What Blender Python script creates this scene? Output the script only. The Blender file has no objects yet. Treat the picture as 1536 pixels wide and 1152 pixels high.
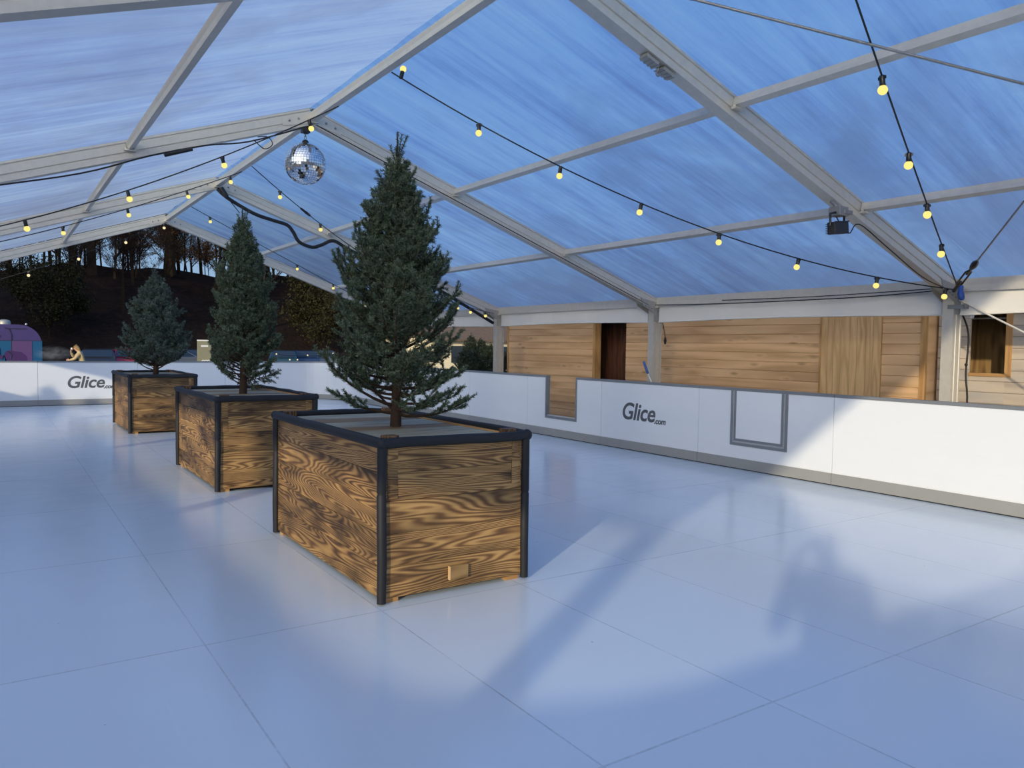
import bpy, bmesh, math, random
import numpy as np
from mathutils import Vector, Matrix

C = bpy.context.scene.collection
rnd = random.Random(7)
PI = math.pi
SC = bpy.context.scene

# ------------------------------------------------------------------ helpers
class MB:
    """collects geometry with uv (u along the grain) and builds ONE mesh object"""
    def __init__(s): s.v = []; s.f = []; s.uv = []; s.sm = []; s.mi = []
    def face(s, pts, uvs=None, smooth=False, mi=0):
        b = len(s.v); s.v += [tuple(p) for p in pts]
        s.f.append(tuple(range(b, b + len(pts))))
        s.uv += list(uvs) if uvs else [(0, 0)] * len(pts); s.sm.append(smooth); s.mi.append(mi)
    def box(s, lo, hi, grain=0, uo=None, mi=0, M=None):
        lo = list(lo); hi = list(hi)
        uo = uo if uo is not None else (rnd.uniform(0, 50), rnd.uniform(0, 50))
        cs = [Vector((hi[0] if i & 1 else lo[0], hi[1] if i & 2 else lo[1], hi[2] if i & 4 else lo[2])) for i in range(8)]
        for q, ax in (((0, 4, 6, 2), 0), ((1, 3, 7, 5), 0), ((0, 1, 5, 4), 1), ((2, 6, 7, 3), 1), ((0, 2, 3, 1), 2), ((4, 5, 7, 6), 2)):
            inpl = [a for a in (0, 1, 2) if a != ax]
            ua = grain if grain in inpl else inpl[0]
            va = [a for a in inpl if a != ua][0]
            k = .15 if ua != grain else 1
            uv = [(cs[i][ua] * k + uo[0], cs[i][va] + uo[1] + (.31 if ax == 2 else 0)) for i in q]
            s.face([(M @ cs[i]) if M else cs[i] for i in q], uv, mi=mi)
    def extrude(s, poly, p0, p1, up=(0, 0, 1), mi=0, caps=True):
        p0 = Vector(p0); p1 = Vector(p1); d = (p1 - p0).normalized()
        x = d.cross(Vector(up)).normalized(); y = x.cross(d)
        a = [p0 + x * u + y * w for u, w in poly]; b = [p1 + x * u + y * w for u, w in poly]
        n = len(poly); L = (p1 - p0).length
        for i in range(n):
            j = (i + 1) % n
            s.face([a[i], b[i], b[j], a[j]], [(0, i * .05), (L, i * .05), (L, i * .05 + .05), (0, i * .05 + .05)], mi=mi)
        if caps: s.face(a, mi=mi); s.face(b[::-1], mi=mi)
    def bar(s, p0, p1, w, h, up=(0, 0, 1), mi=0):
        s.extrude([(-w / 2, -h / 2), (w / 2, -h / 2), (w / 2, h / 2), (-w / 2, h / 2)], p0, p1, up, mi)
    def tube(s, pts, r, n=8, mi=0, cap=True):
        pts = [Vector(p) for p in pts]; rs = r if isinstance(r, (list, tuple)) else [r] * len(pts)
        rings = []; prev = None
        for i, p in enumerate(pts):
            d = (pts[min(i + 1, len(pts) - 1)] - pts[max(i - 1, 0)]).normalized()
            if prev is None:
                prev = d.orthogonal().normalized()
            x = (prev - d * prev.dot(d)).normalized(); prev = x; y = d.cross(x)
            rings.append([p + (x * math.cos(2 * PI * k / n) + y * math.sin(2 * PI * k / n)) * rs[i] for k in range(n)])
        b = len(s.v)
        for rg in rings: s.v += [tuple(q) for q in rg]
        for i in range(len(rings) - 1):
            for k in range(n):
                k2 = (k + 1) % n
                s.f.append((b + i * n + k, b + i * n + k2, b + (i + 1) * n + k2, b + (i + 1) * n + k))
                s.uv += [(i * .1, k / n), (i * .1, (k + 1) / n), (i * .1 + .1, (k + 1) / n), (i * .1 + .1, k / n)]
                s.sm.append(True); s.mi.append(mi)
        if cap:
            s.face(rings[0][::-1], mi=mi); s.face(rings[-1], mi=mi)
    def lathe(s, prof, o=(0, 0, 0), n=16, M=None, mi=0, smooth=True):
        o = Vector(o); b = len(s.v)
        for r, z in prof:
            for k in range(n):
                q = Vector((r * math.cos(2 * PI * k / n), r * math.sin(2 * PI * k / n), z))
                s.v.append(tuple((M @ q if M else q) + o))
        for i in range(len(prof) - 1):
            for k in range(n):
                k2 = (k + 1) % n
                s.f.append((b + i * n + k, b + i * n + k2, b + (i + 1) * n + k2, b + (i + 1) * n + k))
                s.uv += [(0, 0)] * 4; s.sm.append(smooth); s.mi.append(mi)
    def sphere(s, c, r, n=12, m=8, M=None, mi=0):
        s.lathe([(max(1e-4, r * math.sin(PI * i / m)), -r * math.cos(PI * i / m)) for i in range(m + 1)], c, n, M, mi)
    def build(s, name, mats, parent=None, bevel=0):
        me = bpy.data.meshes.new(name); me.from_pydata(s.v, [], s.f)
        if s.uv:
            ul = me.uv_layers.new(name='grain'); ul.data.foreach_set('uv', [c for q in s.uv for c in q])
        me.polygons.foreach_set('use_smooth', s.sm)
        for m in (mats if isinstance(mats, (list, tuple)) else [mats]): me.materials.append(m)
        me.polygons.foreach_set('material_index', s.mi); me.update()
        o = bpy.data.objects.new(name, me); C.objects.link(o)
        if parent: o.parent = parent
        if bevel:
            bm = bmesh.new(); bm.from_mesh(me); bmesh.ops.remove_doubles(bm, verts=bm.verts, dist=1e-5); bm.to_mesh(me); bm.free()
            md = o.modifiers.new('edge', 'BEVEL'); md.width = bevel; md.segments = 2; md.limit_method = 'ANGLE'; md.angle_limit = math.radians(40)
        return o

def np_mesh(name, V, k, mat, parent=None, uv=None, smooth=False):
    """V (n*k,3): n separate faces of k corners"""
    V = np.asarray(V, np.float32); n = len(V) // k
    me = bpy.data.meshes.new(name); me.vertices.add(len(V)); me.vertices.foreach_set('co', V.ravel())
    me.loops.add(len(V)); me.loops.foreach_set('vertex_index', np.arange(len(V), dtype=np.int32))
    me.polygons.add(n); me.polygons.foreach_set('loop_start', np.arange(n, dtype=np.int32) * k)
    if smooth: me.polygons.foreach_set('use_smooth', np.ones(n, bool))
    me.materials.append(mat); me.update(calc_edges=True)
    o = bpy.data.objects.new(name, me); C.objects.link(o)
    if parent: o.parent = parent
    return o

def np_tubes(segs, n=4):
    """segs (m,8): p0,p1,r0,r1 -> quads"""
    segs = np.asarray(segs, float); a = segs[:, :3]; b = segs[:, 3:6]; r0 = segs[:, 6:7]; r1 = segs[:, 7:8]
    d = b - a; d /= np.linalg.norm(d, axis=1, keepdims=True) + 1e-9
    ref = np.where(np.abs(d[:, 2:3]) > .9, [[1., 0, 0]], [[0, 0, 1.]])
    x = np.cross(d, ref); x /= np.linalg.norm(x, axis=1, keepdims=True); y = np.cross(d, x)
    out = []
    for k in range(n):
        c0, s0 = math.cos(2 * PI * k / n), math.sin(2 * PI * k / n); c1, s1 = math.cos(2 * PI * (k + 1) / n), math.sin(2 * PI * (k + 1) / n)
        out.append(np.stack([a + (x * c0 + y * s0) * r0, a + (x * c1 + y * s1) * r0, b + (x * c1 + y * s1) * r1, b + (x * c0 + y * s0) * r1], 1))
    return np.concatenate(out, 0).reshape(-1, 3)

def tag(o, label=None, cat=None, group=None, kind=None):
    if label: o['label'] = label
    if cat: o['category'] = cat
    if group: o['group'] = group
    if kind: o['kind'] = kind
    return o
def thing(name, label, cat, loc=(0, 0, 0), rz=0, group=None):
    o = bpy.data.objects.new(name, None); C.objects.link(o); o.location = loc; o.rotation_euler = (0, 0, rz); o.empty_display_size = .1
    return tag(o, label, cat, group)
def struct(o): return tag(o, kind='structure')
KIDS = {}
def copy_tree(o, parent=None):
    c = o.copy(); C.objects.link(c)
    if parent: c.parent = parent
    for ch in list(o.children): copy_tree(ch, c)
    return c

# ------------------------------------------------------------------ materials
class NT:
    def __init__(s, name):
        s.m = bpy.data.materials.new(name); s.m.use_nodes = True; s.t = s.m.node_tree
        for n in list(s.t.nodes): s.t.nodes.remove(n)
        s.out = s.n('ShaderNodeOutputMaterial')
    def n(s, typ, **kw):
        nd = s.t.nodes.new(typ)
        for k, v in kw.items():
            if k.startswith('i_'):
                key = k[2:]
                sock = nd.inputs[int(key)] if key.isdigit() else nd.inputs[key.replace('_', ' ')]
                if hasattr(v, 'is_linked') or isinstance(v, bpy.types.NodeSocket): s.t.links.new(v, sock)
                else: sock.default_value = v
            else: setattr(nd, k, v)
        return nd
    def math(s, op, a, b=None, c=None):
        nd = s.n('ShaderNodeMath', operation=op)
        for i, v in enumerate((a, b, c)):
            if v is None: continue
            if isinstance(v, bpy.types.NodeSocket): s.t.links.new(v, nd.inputs[i])
            else: nd.inputs[i].default_value = v
        return nd.outputs[0]
    def mix(s, f, a, b, blend='MIX'):
        nd = s.n('ShaderNodeMix', data_type='RGBA', blend_type=blend)
        for sock, v in ((nd.inputs[0], f), (nd.inputs[6], a), (nd.inputs[7], b)):
            if isinstance(v, bpy.types.NodeSocket): s.t.links.new(v, sock)
            else: sock.default_value = (v if not isinstance(v, (tuple, list)) else (*v, 1)[:4])
        return nd.outputs[2]
    def ramp(s, f, stops, interp='LINEAR'):
        nd = s.n('ShaderNodeValToRGB', i_Fac=f); cr = nd.color_ramp; cr.interpolation = interp
        while len(cr.elements) < len(stops): cr.elements.new(.5)
        for e, (p, c) in zip(cr.elements, stops): e.position = p; e.color = (*c, 1)[:4] if isinstance(c, (tuple, list)) else (c, c, c, 1)
        return nd.outputs[0]
    def noise(s, vec, scale=5, detail=3, rough=.5, dist=0):
        nd = s.n('ShaderNodeTexNoise', i_Scale=scale, i_Detail=detail, i_Roughness=rough, i_Distortion=dist)
        if vec is not None: s.t.links.new(vec, nd.inputs['Vector'])
        return nd.outputs['Fac']
    def mapping(s, vec, scale=(1, 1, 1), loc=(0, 0, 0), rot=(0, 0, 0)):
        return s.n('ShaderNodeMapping', i_Vector=vec, i_Scale=scale, i_Location=loc, i_Rotation=rot).outputs[0]
    def obj(s): return s.n('ShaderNodeTexCoord').outputs['Object']
    def uv(s): return s.n('ShaderNodeTexCoord').outputs['UV']
    def bump(s, h, strength=.3, dist=.01): return s.n('ShaderNodeBump', i_Strength=strength, i_Distance=dist, i_Height=h).outputs[0]
    def bsdf(s, color, rough=.5, metal=0, spec=.5, normal=None, **kw):
        p = s.n('ShaderNodeBsdfPrincipled')
        for nm, v in (('Base Color', color), ('Roughness', rough), ('Metallic', metal), ('Specular IOR Level', spec), ('Normal', normal), *kw.items()):
            if v is None: continue
            if isinstance(v, bpy.types.NodeSocket): s.t.links.new(v, p.inputs[nm])
            else: p.inputs[nm].default_value = (*v, 1) if isinstance(v, tuple) and len(v) == 3 else v
        return p.outputs[0]
    def done(s, surf=None, vol=None):
        if surf is not None: s.t.links.new(surf, s.out.inputs[0])
        if vol is not None: s.t.links.new(vol, s.out.inputs[1])
        return s.m

def simple(name, col, rough=.5, metal=0, spec=.5, var=.12, scale=9, bump=0):
    t = NT(name); f = t.noise(t.obj(), scale, 4, .6)
    c = t.mix(f, tuple(x * (1 - var) for x in col), tuple(min(1, x * (1 + var)) for x in col))
    nm = t.bump(f, bump, .01) if bump else None
    return t.done(t.bsdf(c, rough, metal, spec, nm))

def wood(name, light, mid, dark, ring=16, burn=0., knots=.5, su=.55, sv=5.0, pullk=.12, ringw=.65, rough=.6, weather=None, kden=1.6):
    """plank wood over the 'grain' uv: contour rings, knots, and scorch marks"""
    t = NT(name); uv = t.uv()
    base = t.mapping(uv, (su, sv, 1))
    n1 = t.noise(base, 1.0, 2, .4, .08)
    # knots pull the rings around them
    vo = t.n('ShaderNodeTexVoronoi', feature='F1', i_Scale=1.0, i_Randomness=.9)
    t.t.links.new(t.mapping(uv, (kden, kden * 3.2, 1)), vo.inputs['Vector'])
    kd = vo.outputs['Distance']
    pull = t.math('POWER', t.math('SUBTRACT', 1.0, t.math('MINIMUM', t.math('MULTIPLY', kd, 2.2), 1.0)), 2.0)
    field = t.math('ADD', n1, t.math('MULTIPLY', pull, pullk))
    rings = t.math('SINE', t.math('MULTIPLY', field, ring * 2 * PI))
    rings = t.math('MULTIPLY_ADD', rings, .5, .5)
    fine = t.noise(t.mapping(uv, (3, 160, 1)), 1.0, 3, .6)
    tone = t.noise(t.mapping(uv, (1.3, 3.5, 1), (5, 9, 0)), 1.0, 2, .5)
    g = t.math('ADD', t.math('ADD', t.math('MULTIPLY', rings, ringw), t.math('MULTIPLY', fine, .35)), t.math('MULTIPLY', t.math('SUBTRACT', tone, .5), 1.0 - ringw))
    col = t.ramp(g, [(.0, dark), (.35, mid), (.75, light), (1., tuple(min(1, x * 1.12) for x in light))])
    if burn:
        b = t.noise(t.mapping(uv, (2.2, 5.5, 1), (3, 7, 0)), 1.0, 3, .55)
        b2 = t.noise(t.mapping(uv, (.6, 1.6, 1), (13, 2, 0)), 1.0, 2, .5)
        bb = t.math('ADD', t.math('MULTIPLY', b, .6), t.math('MULTIPLY', b2, .55))
        bf = t.ramp(bb, [(.50, 0.), (.74, burn)])
        col = t.mix(bf, col, tuple(x * .55 for x in dark))
    kf = t.ramp(kd, [(.05, knots), (.14, knots * .5), (.22, 0.)])
    col = t.mix(kf, col, tuple(x * .8 for x in dark))
    if weather:
        w = t.noise(t.mapping(uv, (.7, 2.5, 1), (1, 4, 0)), 1.0, 4, .6)
        col = t.mix(t.ramp(w, [(.35, 0.), (.7, .75)]), col, weather)
    return t.done(t.bsdf(col, rough, 0, .35, t.bump(g, .25, .004)))

M_burnt = wood('burnt_wood', (.47, .285, .105), (.24, .125, .045), (.030, .016, .010), ring=40, burn=.9, knots=.85, su=.42, sv=4.6, ringw=.58, pullk=.06)
M_burnt_dark = wood('burnt_wood_dark', (.30, .17, .075), (.13, .065, .03), (.016, .01, .007), ring=34, burn=.9, knots=.8, su=.42, sv=4.6, ringw=.58)
M_toptan = wood('brown_deck_wood', (.30, .19, .075), (.22, .13, .05), (.12, .07, .03), ring=6, knots=.4)
M_topgrey = wood('grey_deck_wood', (.40, .37, .26), (.33, .30, .21), (.22, .19, .13), ring=6, knots=.3)
M_cabin = wood('cabin_boards', (.76, .50, .27), (.69, .435, .225), (.50, .30, .145), ring=4, knots=.9, su=.25, sv=3.0, kden=1.9)
M_cabin_plain = wood('smooth_cabin_boards', (.72, .48, .235), (.65, .42, .20), (.50, .30, .13), ring=5, knots=.6, kden=1.3)
M_cabin_old = wood('weathered_cabin_boards', (.56, .46, .345), (.48, .39, .29), (.36, .285, .21), ring=4, knots=.3, su=.4, sv=3, weather=(.36, .36, .35))
M_trimwood = wood('orange_trim_wood', (.56, .33, .13), (.48, .27, .10), (.34, .18, .07), ring=5, knots=.2)
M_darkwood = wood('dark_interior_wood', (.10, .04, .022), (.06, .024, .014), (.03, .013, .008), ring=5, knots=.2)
M_pad = simple('black_foam', (.012, .013, .016), .62, 0, .4, .3, 25)
M_black = simple('black_plastic', (.012, .012, .013), .4, 0, .5)
M_cable = simple('black_rubber_cable', (.010, .010, .012), .55, 0, .4)
M_alu = simple('brushed_aluminium', (.60, .57, .50), .42, .3, .5, .13, 14, .05)
M_alu_dull = simple('dull_aluminium', (.36, .355, .335), .5, .45, .5, .2, 20, .05)
M_steel = simple('galvanised_steel', (.30, .30, .30), .45, .7, .5, .2, 40)
M_kick = simple('grey_kick_strip', (.30, .30, .285), .45, 0, .5, .08, 4)
M_rail = simple('grey_rail', (.22, .235, .245), .42, .2, .5, .08, 6)
M_chrome = simple('bright_metal_strip', (.62, .62, .60), .3, .6, .5, .05)
M_logo = simple('grey_print', (.095, .105, .11), .5, 0, .4, .05)
M_pvc = simple('white_pvc', (.76, .74, .68), .55, 0, .4, .06, 2.2, .1)
M_bark = simple('fir_bark', (.05, .032, .022), .9, 0, .2, .4, 40, .5)
M_rope = simple('white_rope', (.6, .58, .52), .8)
M_blue = simple('blue_plastic', (.02, .08, .34), .4)

def mat_board():
    t = NT('white_rink_plastic'); o = t.obj()
    n = t.noise(t.mapping(o, (.7, .7, 2.5)), 2.0, 4, .6)
    s = t.noise(t.mapping(o, (3, 3, 40)), 1.0, 3, .6)
    col = t.mix(n, (.745, .77, .785), (.79, .81, .82))
    col = t.mix(t.ramp(s, [(.62, 0.), (.8, .2)]), col, (.62, .66, .70))
    return t.done(t.bsdf(col, .27, 0, .5))
M_board = mat_board()

def mat_floor():
    t = NT('rink_floor_plastic'); o = t.obj()
    sep = t.n('ShaderNodeSeparateXYZ', i_Vector=o)
    def seam(sock, off, step, w):
        q = t.math('DIVIDE', t.math('SUBTRACT', sock, off), step)
        fr = t.math('ABSOLUTE', t.math('SUBTRACT', t.math('FRACT', t.math('ADD', q, 100.5)), .5))
        return t.math('LESS_THAN', fr, w / step), t.math('FLOOR', t.math('ADD', q, 100.))
    sx, ix = seam(sep.outputs[0], .875, .985, .0045)
    sy, iy = seam(sep.outputs[1], 2.12, 1.985, .006)
    brk = t.noise(o, 1.7, 5, .7)
    brk2 = t.noise(o, 24, 3, .7)
    m = t.math('MULTIPLY', t.math('MAXIMUM', sx, sy), t.ramp(t.math('ADD', t.math('MULTIPLY', brk, .7), t.math('MULTIPLY', brk2, .4)), [(.42, .1), (.70, .7)]))
    tid = t.n('ShaderNodeCombineXYZ', i_X=ix, i_Y=iy).outputs[0]
    wn = t.n('ShaderNodeTexWhiteNoise', noise_dimensions='2D', i_Vector=tid).outputs['Value']
    base = t.mix(wn, (.62, .715, .80), (.65, .745, .825))
    big = t.noise(o, .55, 4, .6)
    base = t.mix(t.ramp(big, [(.35, 0.), (.75, .35)]), base, (.58, .67, .75))
    # scuffs made by skates: long thin strokes in two directions, and small specks of dirt
    sc = t.noise(t.mapping(o, (1.2, 26, 1), rot=(0, 0, .5)), 1.0, 2, .5)
    sc2 = t.noise(t.mapping(o, (22, 1.0, 1), rot=(0, 0, .25)), 1.0, 2, .5)
    scm = t.math('MAXIMUM', t.ramp(sc, [(.70, 0.), (.80, .3)]), t.ramp(sc2, [(.70, 0.), (.80, .3)]))
    base = t.mix(scm, base, (.76, .83, .88))
    vo = t.n('ShaderNodeTexVoronoi', feature='F1', i_Scale=3.2); t.t.links.new(o, vo.inputs['Vector'])
    speck = t.math('LESS_THAN', vo.outputs['Distance'], t.math('MULTIPLY', t.noise(o, 2.3, 2), .045))
    base = t.mix(t.math('MULTIPLY', speck, .55), base, (.22, .22, .24))
    col = t.mix(m, base, (.30, .34, .39))
    rg = t.math('MULTIPLY_ADD', t.noise(t.mapping(o, (2, 5, 1)), 1.0, 5, .65), .22, .07)
    return t.done(t.bsdf(col, rg, 0, .5, t.bump(t.noise(o, 3.0, 3), .02, .02)))
M_floor = mat_floor()

def mat_roof():
    t = NT('clear_roof_film'); o = t.obj()
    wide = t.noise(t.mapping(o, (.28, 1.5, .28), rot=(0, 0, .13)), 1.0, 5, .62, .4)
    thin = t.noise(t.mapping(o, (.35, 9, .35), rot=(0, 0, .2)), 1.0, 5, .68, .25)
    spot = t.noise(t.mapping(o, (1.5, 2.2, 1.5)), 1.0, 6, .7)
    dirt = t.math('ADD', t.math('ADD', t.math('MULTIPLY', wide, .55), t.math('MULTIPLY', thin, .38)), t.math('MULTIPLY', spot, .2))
    low = t.math('MULTIPLY', t.math('SUBTRACT', 4.1, t.n('ShaderNodeSeparateXYZ', i_Vector=o).outputs[2]), .085)   # film turns darker and more purple-grey down the slope
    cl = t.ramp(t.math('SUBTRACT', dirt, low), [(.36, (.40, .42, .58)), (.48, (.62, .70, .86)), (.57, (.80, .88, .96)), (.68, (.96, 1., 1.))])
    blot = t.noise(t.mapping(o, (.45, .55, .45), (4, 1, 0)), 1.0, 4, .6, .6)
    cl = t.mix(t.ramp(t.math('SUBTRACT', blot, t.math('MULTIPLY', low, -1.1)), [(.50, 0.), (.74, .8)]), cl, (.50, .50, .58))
    scr = t.noise(t.mapping(o, (.9, 30, .9), rot=(0, 0, .35)), 1.0, 3, .7)
    cl = t.mix(t.ramp(scr, [(.66, 0.), (.76, .6)]), cl, (1., 1., 1.))
    bm = t.bump(t.math('ADD', wide, t.math('MULTIPLY', thin, .6)), .5, .05)
    rf = t.n('ShaderNodeBsdfRefraction', distribution='GGX', i_Color=cl, i_Roughness=.46, i_IOR=1.06, i_Normal=bm).outputs[0]
    tl = t.n('ShaderNodeBsdfTranslucent', i_Color=t.mix(.5, cl, (.8, .86, .95))).outputs[0]
    tr = t.n('ShaderNodeBsdfTransparent', i_Color=t.mix(.3, cl, (.85, .92, 1.))).outputs[0]
    gl = t.n('ShaderNodeBsdfGlossy', i_Color=(1, 1, 1, 1), i_Roughness=.22, i_Normal=bm).outputs[0]
    m1 = t.n('ShaderNodeMixShader', i_0=.20, i_1=rf, i_2=tl).outputs[0]
    m2 = t.n('ShaderNodeMixShader', i_0=.07, i_1=m1, i_2=tr).outputs[0]
    m3 = t.n('ShaderNodeMixShader', i_0=.05, i_1=m2, i_2=gl).outputs[0]
    return t.done(m3)
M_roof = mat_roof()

def mat_needles(name, a, b, tip):
    t = NT(name); o = t.obj()
    n = t.noise(o, 3.5, 3, .6); n2 = t.noise(o, 45, 2, .6)
    c = t.mix(n, a, b); c = t.mix(t.ramp(n2, [(.42, 0.), (.62, .95)]), c, tip)
    return t.done(t.bsdf(c, .5, 0, .4))
M_needle = mat_needles('fir_needles', (.026, .056, .027), (.055, .095, .045), (.16, .20, .125))
M_needle_blue = mat_needles('blue_fir_needles', (.032, .062, .044), (.058, .098, .068), (.16, .20, .155))

M_needle_shaded = mat_needles('shaded_fir_needles', (.010, .022, .012), (.018, .036, .018), (.035, .055, .032))  # shade on the outdoor firs is put into this darker needle colour
def mat_emit(name, col, s):
    t = NT(name)
    e = t.n('ShaderNodeEmission', i_Color=(*col, 1), i_Strength=s).outputs[0]
    return t.done(e)
M_bulb = mat_emit('lit_bulb', (1.0, .80, .24), 1.15)
M_bulb_far = mat_emit('lit_bulb_far', (1.0, .86, .5), 1.0)

# ------------------------------------------------------------------ world, sun, camera
w = bpy.data.worlds.new('sky'); SC.world = w; w.use_nodes = True
nt = w.node_tree
for n in list(nt.nodes): nt.nodes.remove(n)
wo = nt.nodes.new('ShaderNodeOutputWorld'); bg = nt.nodes.new('ShaderNodeBackground'); tc = nt.nodes.new('ShaderNodeTexCoord')
sp = nt.nodes.new('ShaderNodeSeparateXYZ'); rp = nt.nodes.new('ShaderNodeValToRGB')
nt.links.new(tc.outputs['Generated'], sp.inputs[0]); nt.links.new(sp.outputs[2], rp.inputs[0])
cr = rp.color_ramp
SKY = [(.0, (.50, .66, .82)), (.12, (.34, .57, .88)), (.35, (.205, .445, .90)), (.75, (.125, .35, .86))]
while len(cr.elements) < len(SKY): cr.elements.new(.5)
for e, (p_, c_) in zip(cr.elements, SKY): e.position = p_; e.color = (*c_, 1)
mp = nt.nodes.new('ShaderNodeMapping'); mp.inputs['Scale'].default_value = (1.6, 1.6, 6); nt.links.new(tc.outputs['Generated'], mp.inputs[0])
no = nt.nodes.new('ShaderNodeTexNoise'); no.inputs['Scale'].default_value = 1.3; no.inputs['Detail'].default_value = 6; nt.links.new(mp.outputs[0], no.inputs['Vector'])
r2 = nt.nodes.new('ShaderNodeValToRGB'); r2.color_ramp.elements[0].position = .52; r2.color_ramp.elements[0].color = (0, 0, 0, 1)
r2.color_ramp.elements[1].position = .78; r2.color_ramp.elements[1].color = (.5, .5, .5, 1); nt.links.new(no.outputs['Fac'], r2.inputs[0])
mx = nt.nodes.new('ShaderNodeMix'); mx.data_type = 'RGBA'
nt.links.new(r2.outputs[0], mx.inputs[0]); nt.links.new(rp.outputs[0], mx.inputs[6]); mx.inputs[7].default_value = (.62, .74, .92, 1)
# pale glow of the low sun's side of the sky
gd = nt.nodes.new('ShaderNodeVectorMath'); gd.operation = 'DOT_PRODUCT'; nt.links.new(tc.outputs['Generated'], gd.inputs[0]); gd.inputs[1].default_value = Vector((-.829, -.559, .23)).normalized()
gp_ = nt.nodes.new('ShaderNodeMath'); gp_.operation = 'MAXIMUM'; nt.links.new(gd.outputs['Value'], gp_.inputs[0]); gp_.inputs[1].default_value = 0
gq = nt.nodes.new('ShaderNodeMath'); gq.operation = 'POWER'; nt.links.new(gp_.outputs[0], gq.inputs[0]); gq.inputs[1].default_value = 3.0
ga_ = nt.nodes.new('ShaderNodeMix'); ga_.data_type = 'RGBA'; ga_.blend_type = 'ADD'; ga_.clamp_factor = False; ga_.clamp_result = False
nt.links.new(gq.outputs[0], ga_.inputs[0]); nt.links.new(mx.outputs[2], ga_.inputs[6]); ga_.inputs[7].default_value = (2.9, 2.45, 1.75, 1)
nt.links.new(ga_.outputs[2], bg.inputs[0]); bg.inputs[1].default_value = .76
nt.links.new(bg.outputs[0], wo.inputs[0])

sun = bpy.data.lights.new('sun', 'SUN'); sun.energy = 2.7; sun.color = (1.0, .86, .62); sun.angle = math.radians(1.1)
so = bpy.data.objects.new('sun', sun); C.objects.link(so)
SD = Vector((.829, .559, -.23)).normalized()
so.rotation_euler = SD.to_track_quat('-Z', 'Y').to_euler(); so.location = (-20, -14, 8)

CAMZ = 1.56
yaw, pit, rol = math.radians(33.899), math.radians(-2.785), math.radians(.832)
fw = Vector((math.sin(yaw) * math.cos(pit), math.cos(yaw) * math.cos(pit), math.sin(pit)))
rr = Vector((math.cos(yaw), -math.sin(yaw), 0)); uu = rr.cross(fw)
r_ = rr * math.cos(rol) + uu * math.sin(rol); u_ = uu * math.cos(rol) - rr * math.sin(rol)
cam = bpy.data.cameras.new('camera'); co = bpy.data.objects.new('camera', cam); C.objects.link(co)
co.matrix_world = Matrix(((r_.x, u_.x, -fw.x, 0), (r_.y, u_.y, -fw.y, 0), (r_.z, u_.z, -fw.z, CAMZ), (0, 0, 0, 1)))
cam.sensor_width = 36; cam.lens = 36 * 1154 / 1536; cam.clip_start = .03; cam.clip_end = 600
SC.camera = co
SC.view_settings.view_transform = 'Standard'; SC.view_settings.look = 'None'; SC.view_settings.gamma = 1; SC.view_settings.exposure = 0
SC.view_settings.use_curve_mapping = False

# ------------------------------------------------------------------ ground, hills
GZ = -.35
def hill_h(x, y):
    def ss(a, b, v): q = np.clip((v - a) / (b - a), 0, 1); return q * q * (3 - 2 * q)
    crest = 7.9 + .05 * np.clip(x, -20, 40) + 10 * ss(58, 100, x) + .5 * np.sin(x * .21)
    far = ss(50, 82, y + .25 * np.sin(x * .3)) * crest
    shade_spur = ss(-17, -44, x) * ss(17, 36, y) * 31          # unseen wooded shoulder to the west, added to shade the far hill
    wob = .35 * np.sin(x * .7 + y * .4) * np.sin(y * .53) + .18 * np.sin(x * 1.9) * np.sin(y * 1.3 + x)
    base = np.maximum(far, shade_spur)
    return GZ + base + wob * np.clip(base / 3, 0, 1)
t = NT('leaf_litter_ground'); o_ = t.obj()
n1 = t.noise(o_, .35, 6, .65); n2 = t.noise(o_, 2.5, 5, .7)
c_ = t.ramp(n1, [(.35, (.007, .005, .004)), (.55, (.019, .011, .008)), (.75, (.036, .019, .011))])
c_ = t.mix(t.ramp(n2, [(.5, 0.), (.75, .6)]), c_, (.055, .030, .016))
M_hill = t.done(t.bsdf(c_, .95, 0, .1, t.bump(n2, .8, .3)))
t = NT('grey_asphalt'); o_ = t.obj(); n1 = t.noise(o_, 40, 3, .6); n2 = t.noise(o_, .4, 4, .6)
M_asph = t.done(t.bsdf(t.mix(n2, t.mix(n1, (.10, .10, .10), (.16, .16, .155)), (.13, .125, .115)), .9, 0, .3))
NX, NY = 120, 90
xs = np.linspace(-110, 170, NX); ys = np.concatenate([np.linspace(14, 100, 70), np.linspace(104, 220, 20)])
gx, gy = np.meshgrid(xs, ys); gz = hill_h(gx, gy) - .03
me = bpy.data.meshes.new('hill')
idx = lambda i, j: j * NX + i
me.from_pydata(np.stack([gx.ravel(), gy.ravel(), gz.ravel()], 1).tolist(), [], [(idx(i, j), idx(i + 1, j), idx(i + 1, j + 1), idx(i, j + 1)) for j in range(NY - 1) for i in range(NX - 1)])
me.polygons.foreach_set('use_smooth', [True] * len(me.polygons)); me.materials.append(M_hill)
hl = bpy.data.objects.new('hill', me); C.objects.link(hl); struct(hl)
b = MB(); b.face([(-110, -90, GZ), (170, -90, GZ), (170, 52, GZ), (-110, 52, GZ)]); struct(b.build('ground', M_asph))

# ------------------------------------------------------------------ rink floor and boards
RX0, RX1, RY0, RY1 = -2.4, 8.067, -.13, 21.2
b = MB(); b.box((RX0 - .1, RY0 - .1, -.04), (RX1 + .1, RY1 + .1, 0)); struct(b.build('floor', M_floor))
b = MB(); b.box((RX0 - .25, RY0 - .25, GZ), (RX1 + .25, RY1 + .25, -.042)); struct(b.build('floor_base', M_alu_dull))

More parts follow.
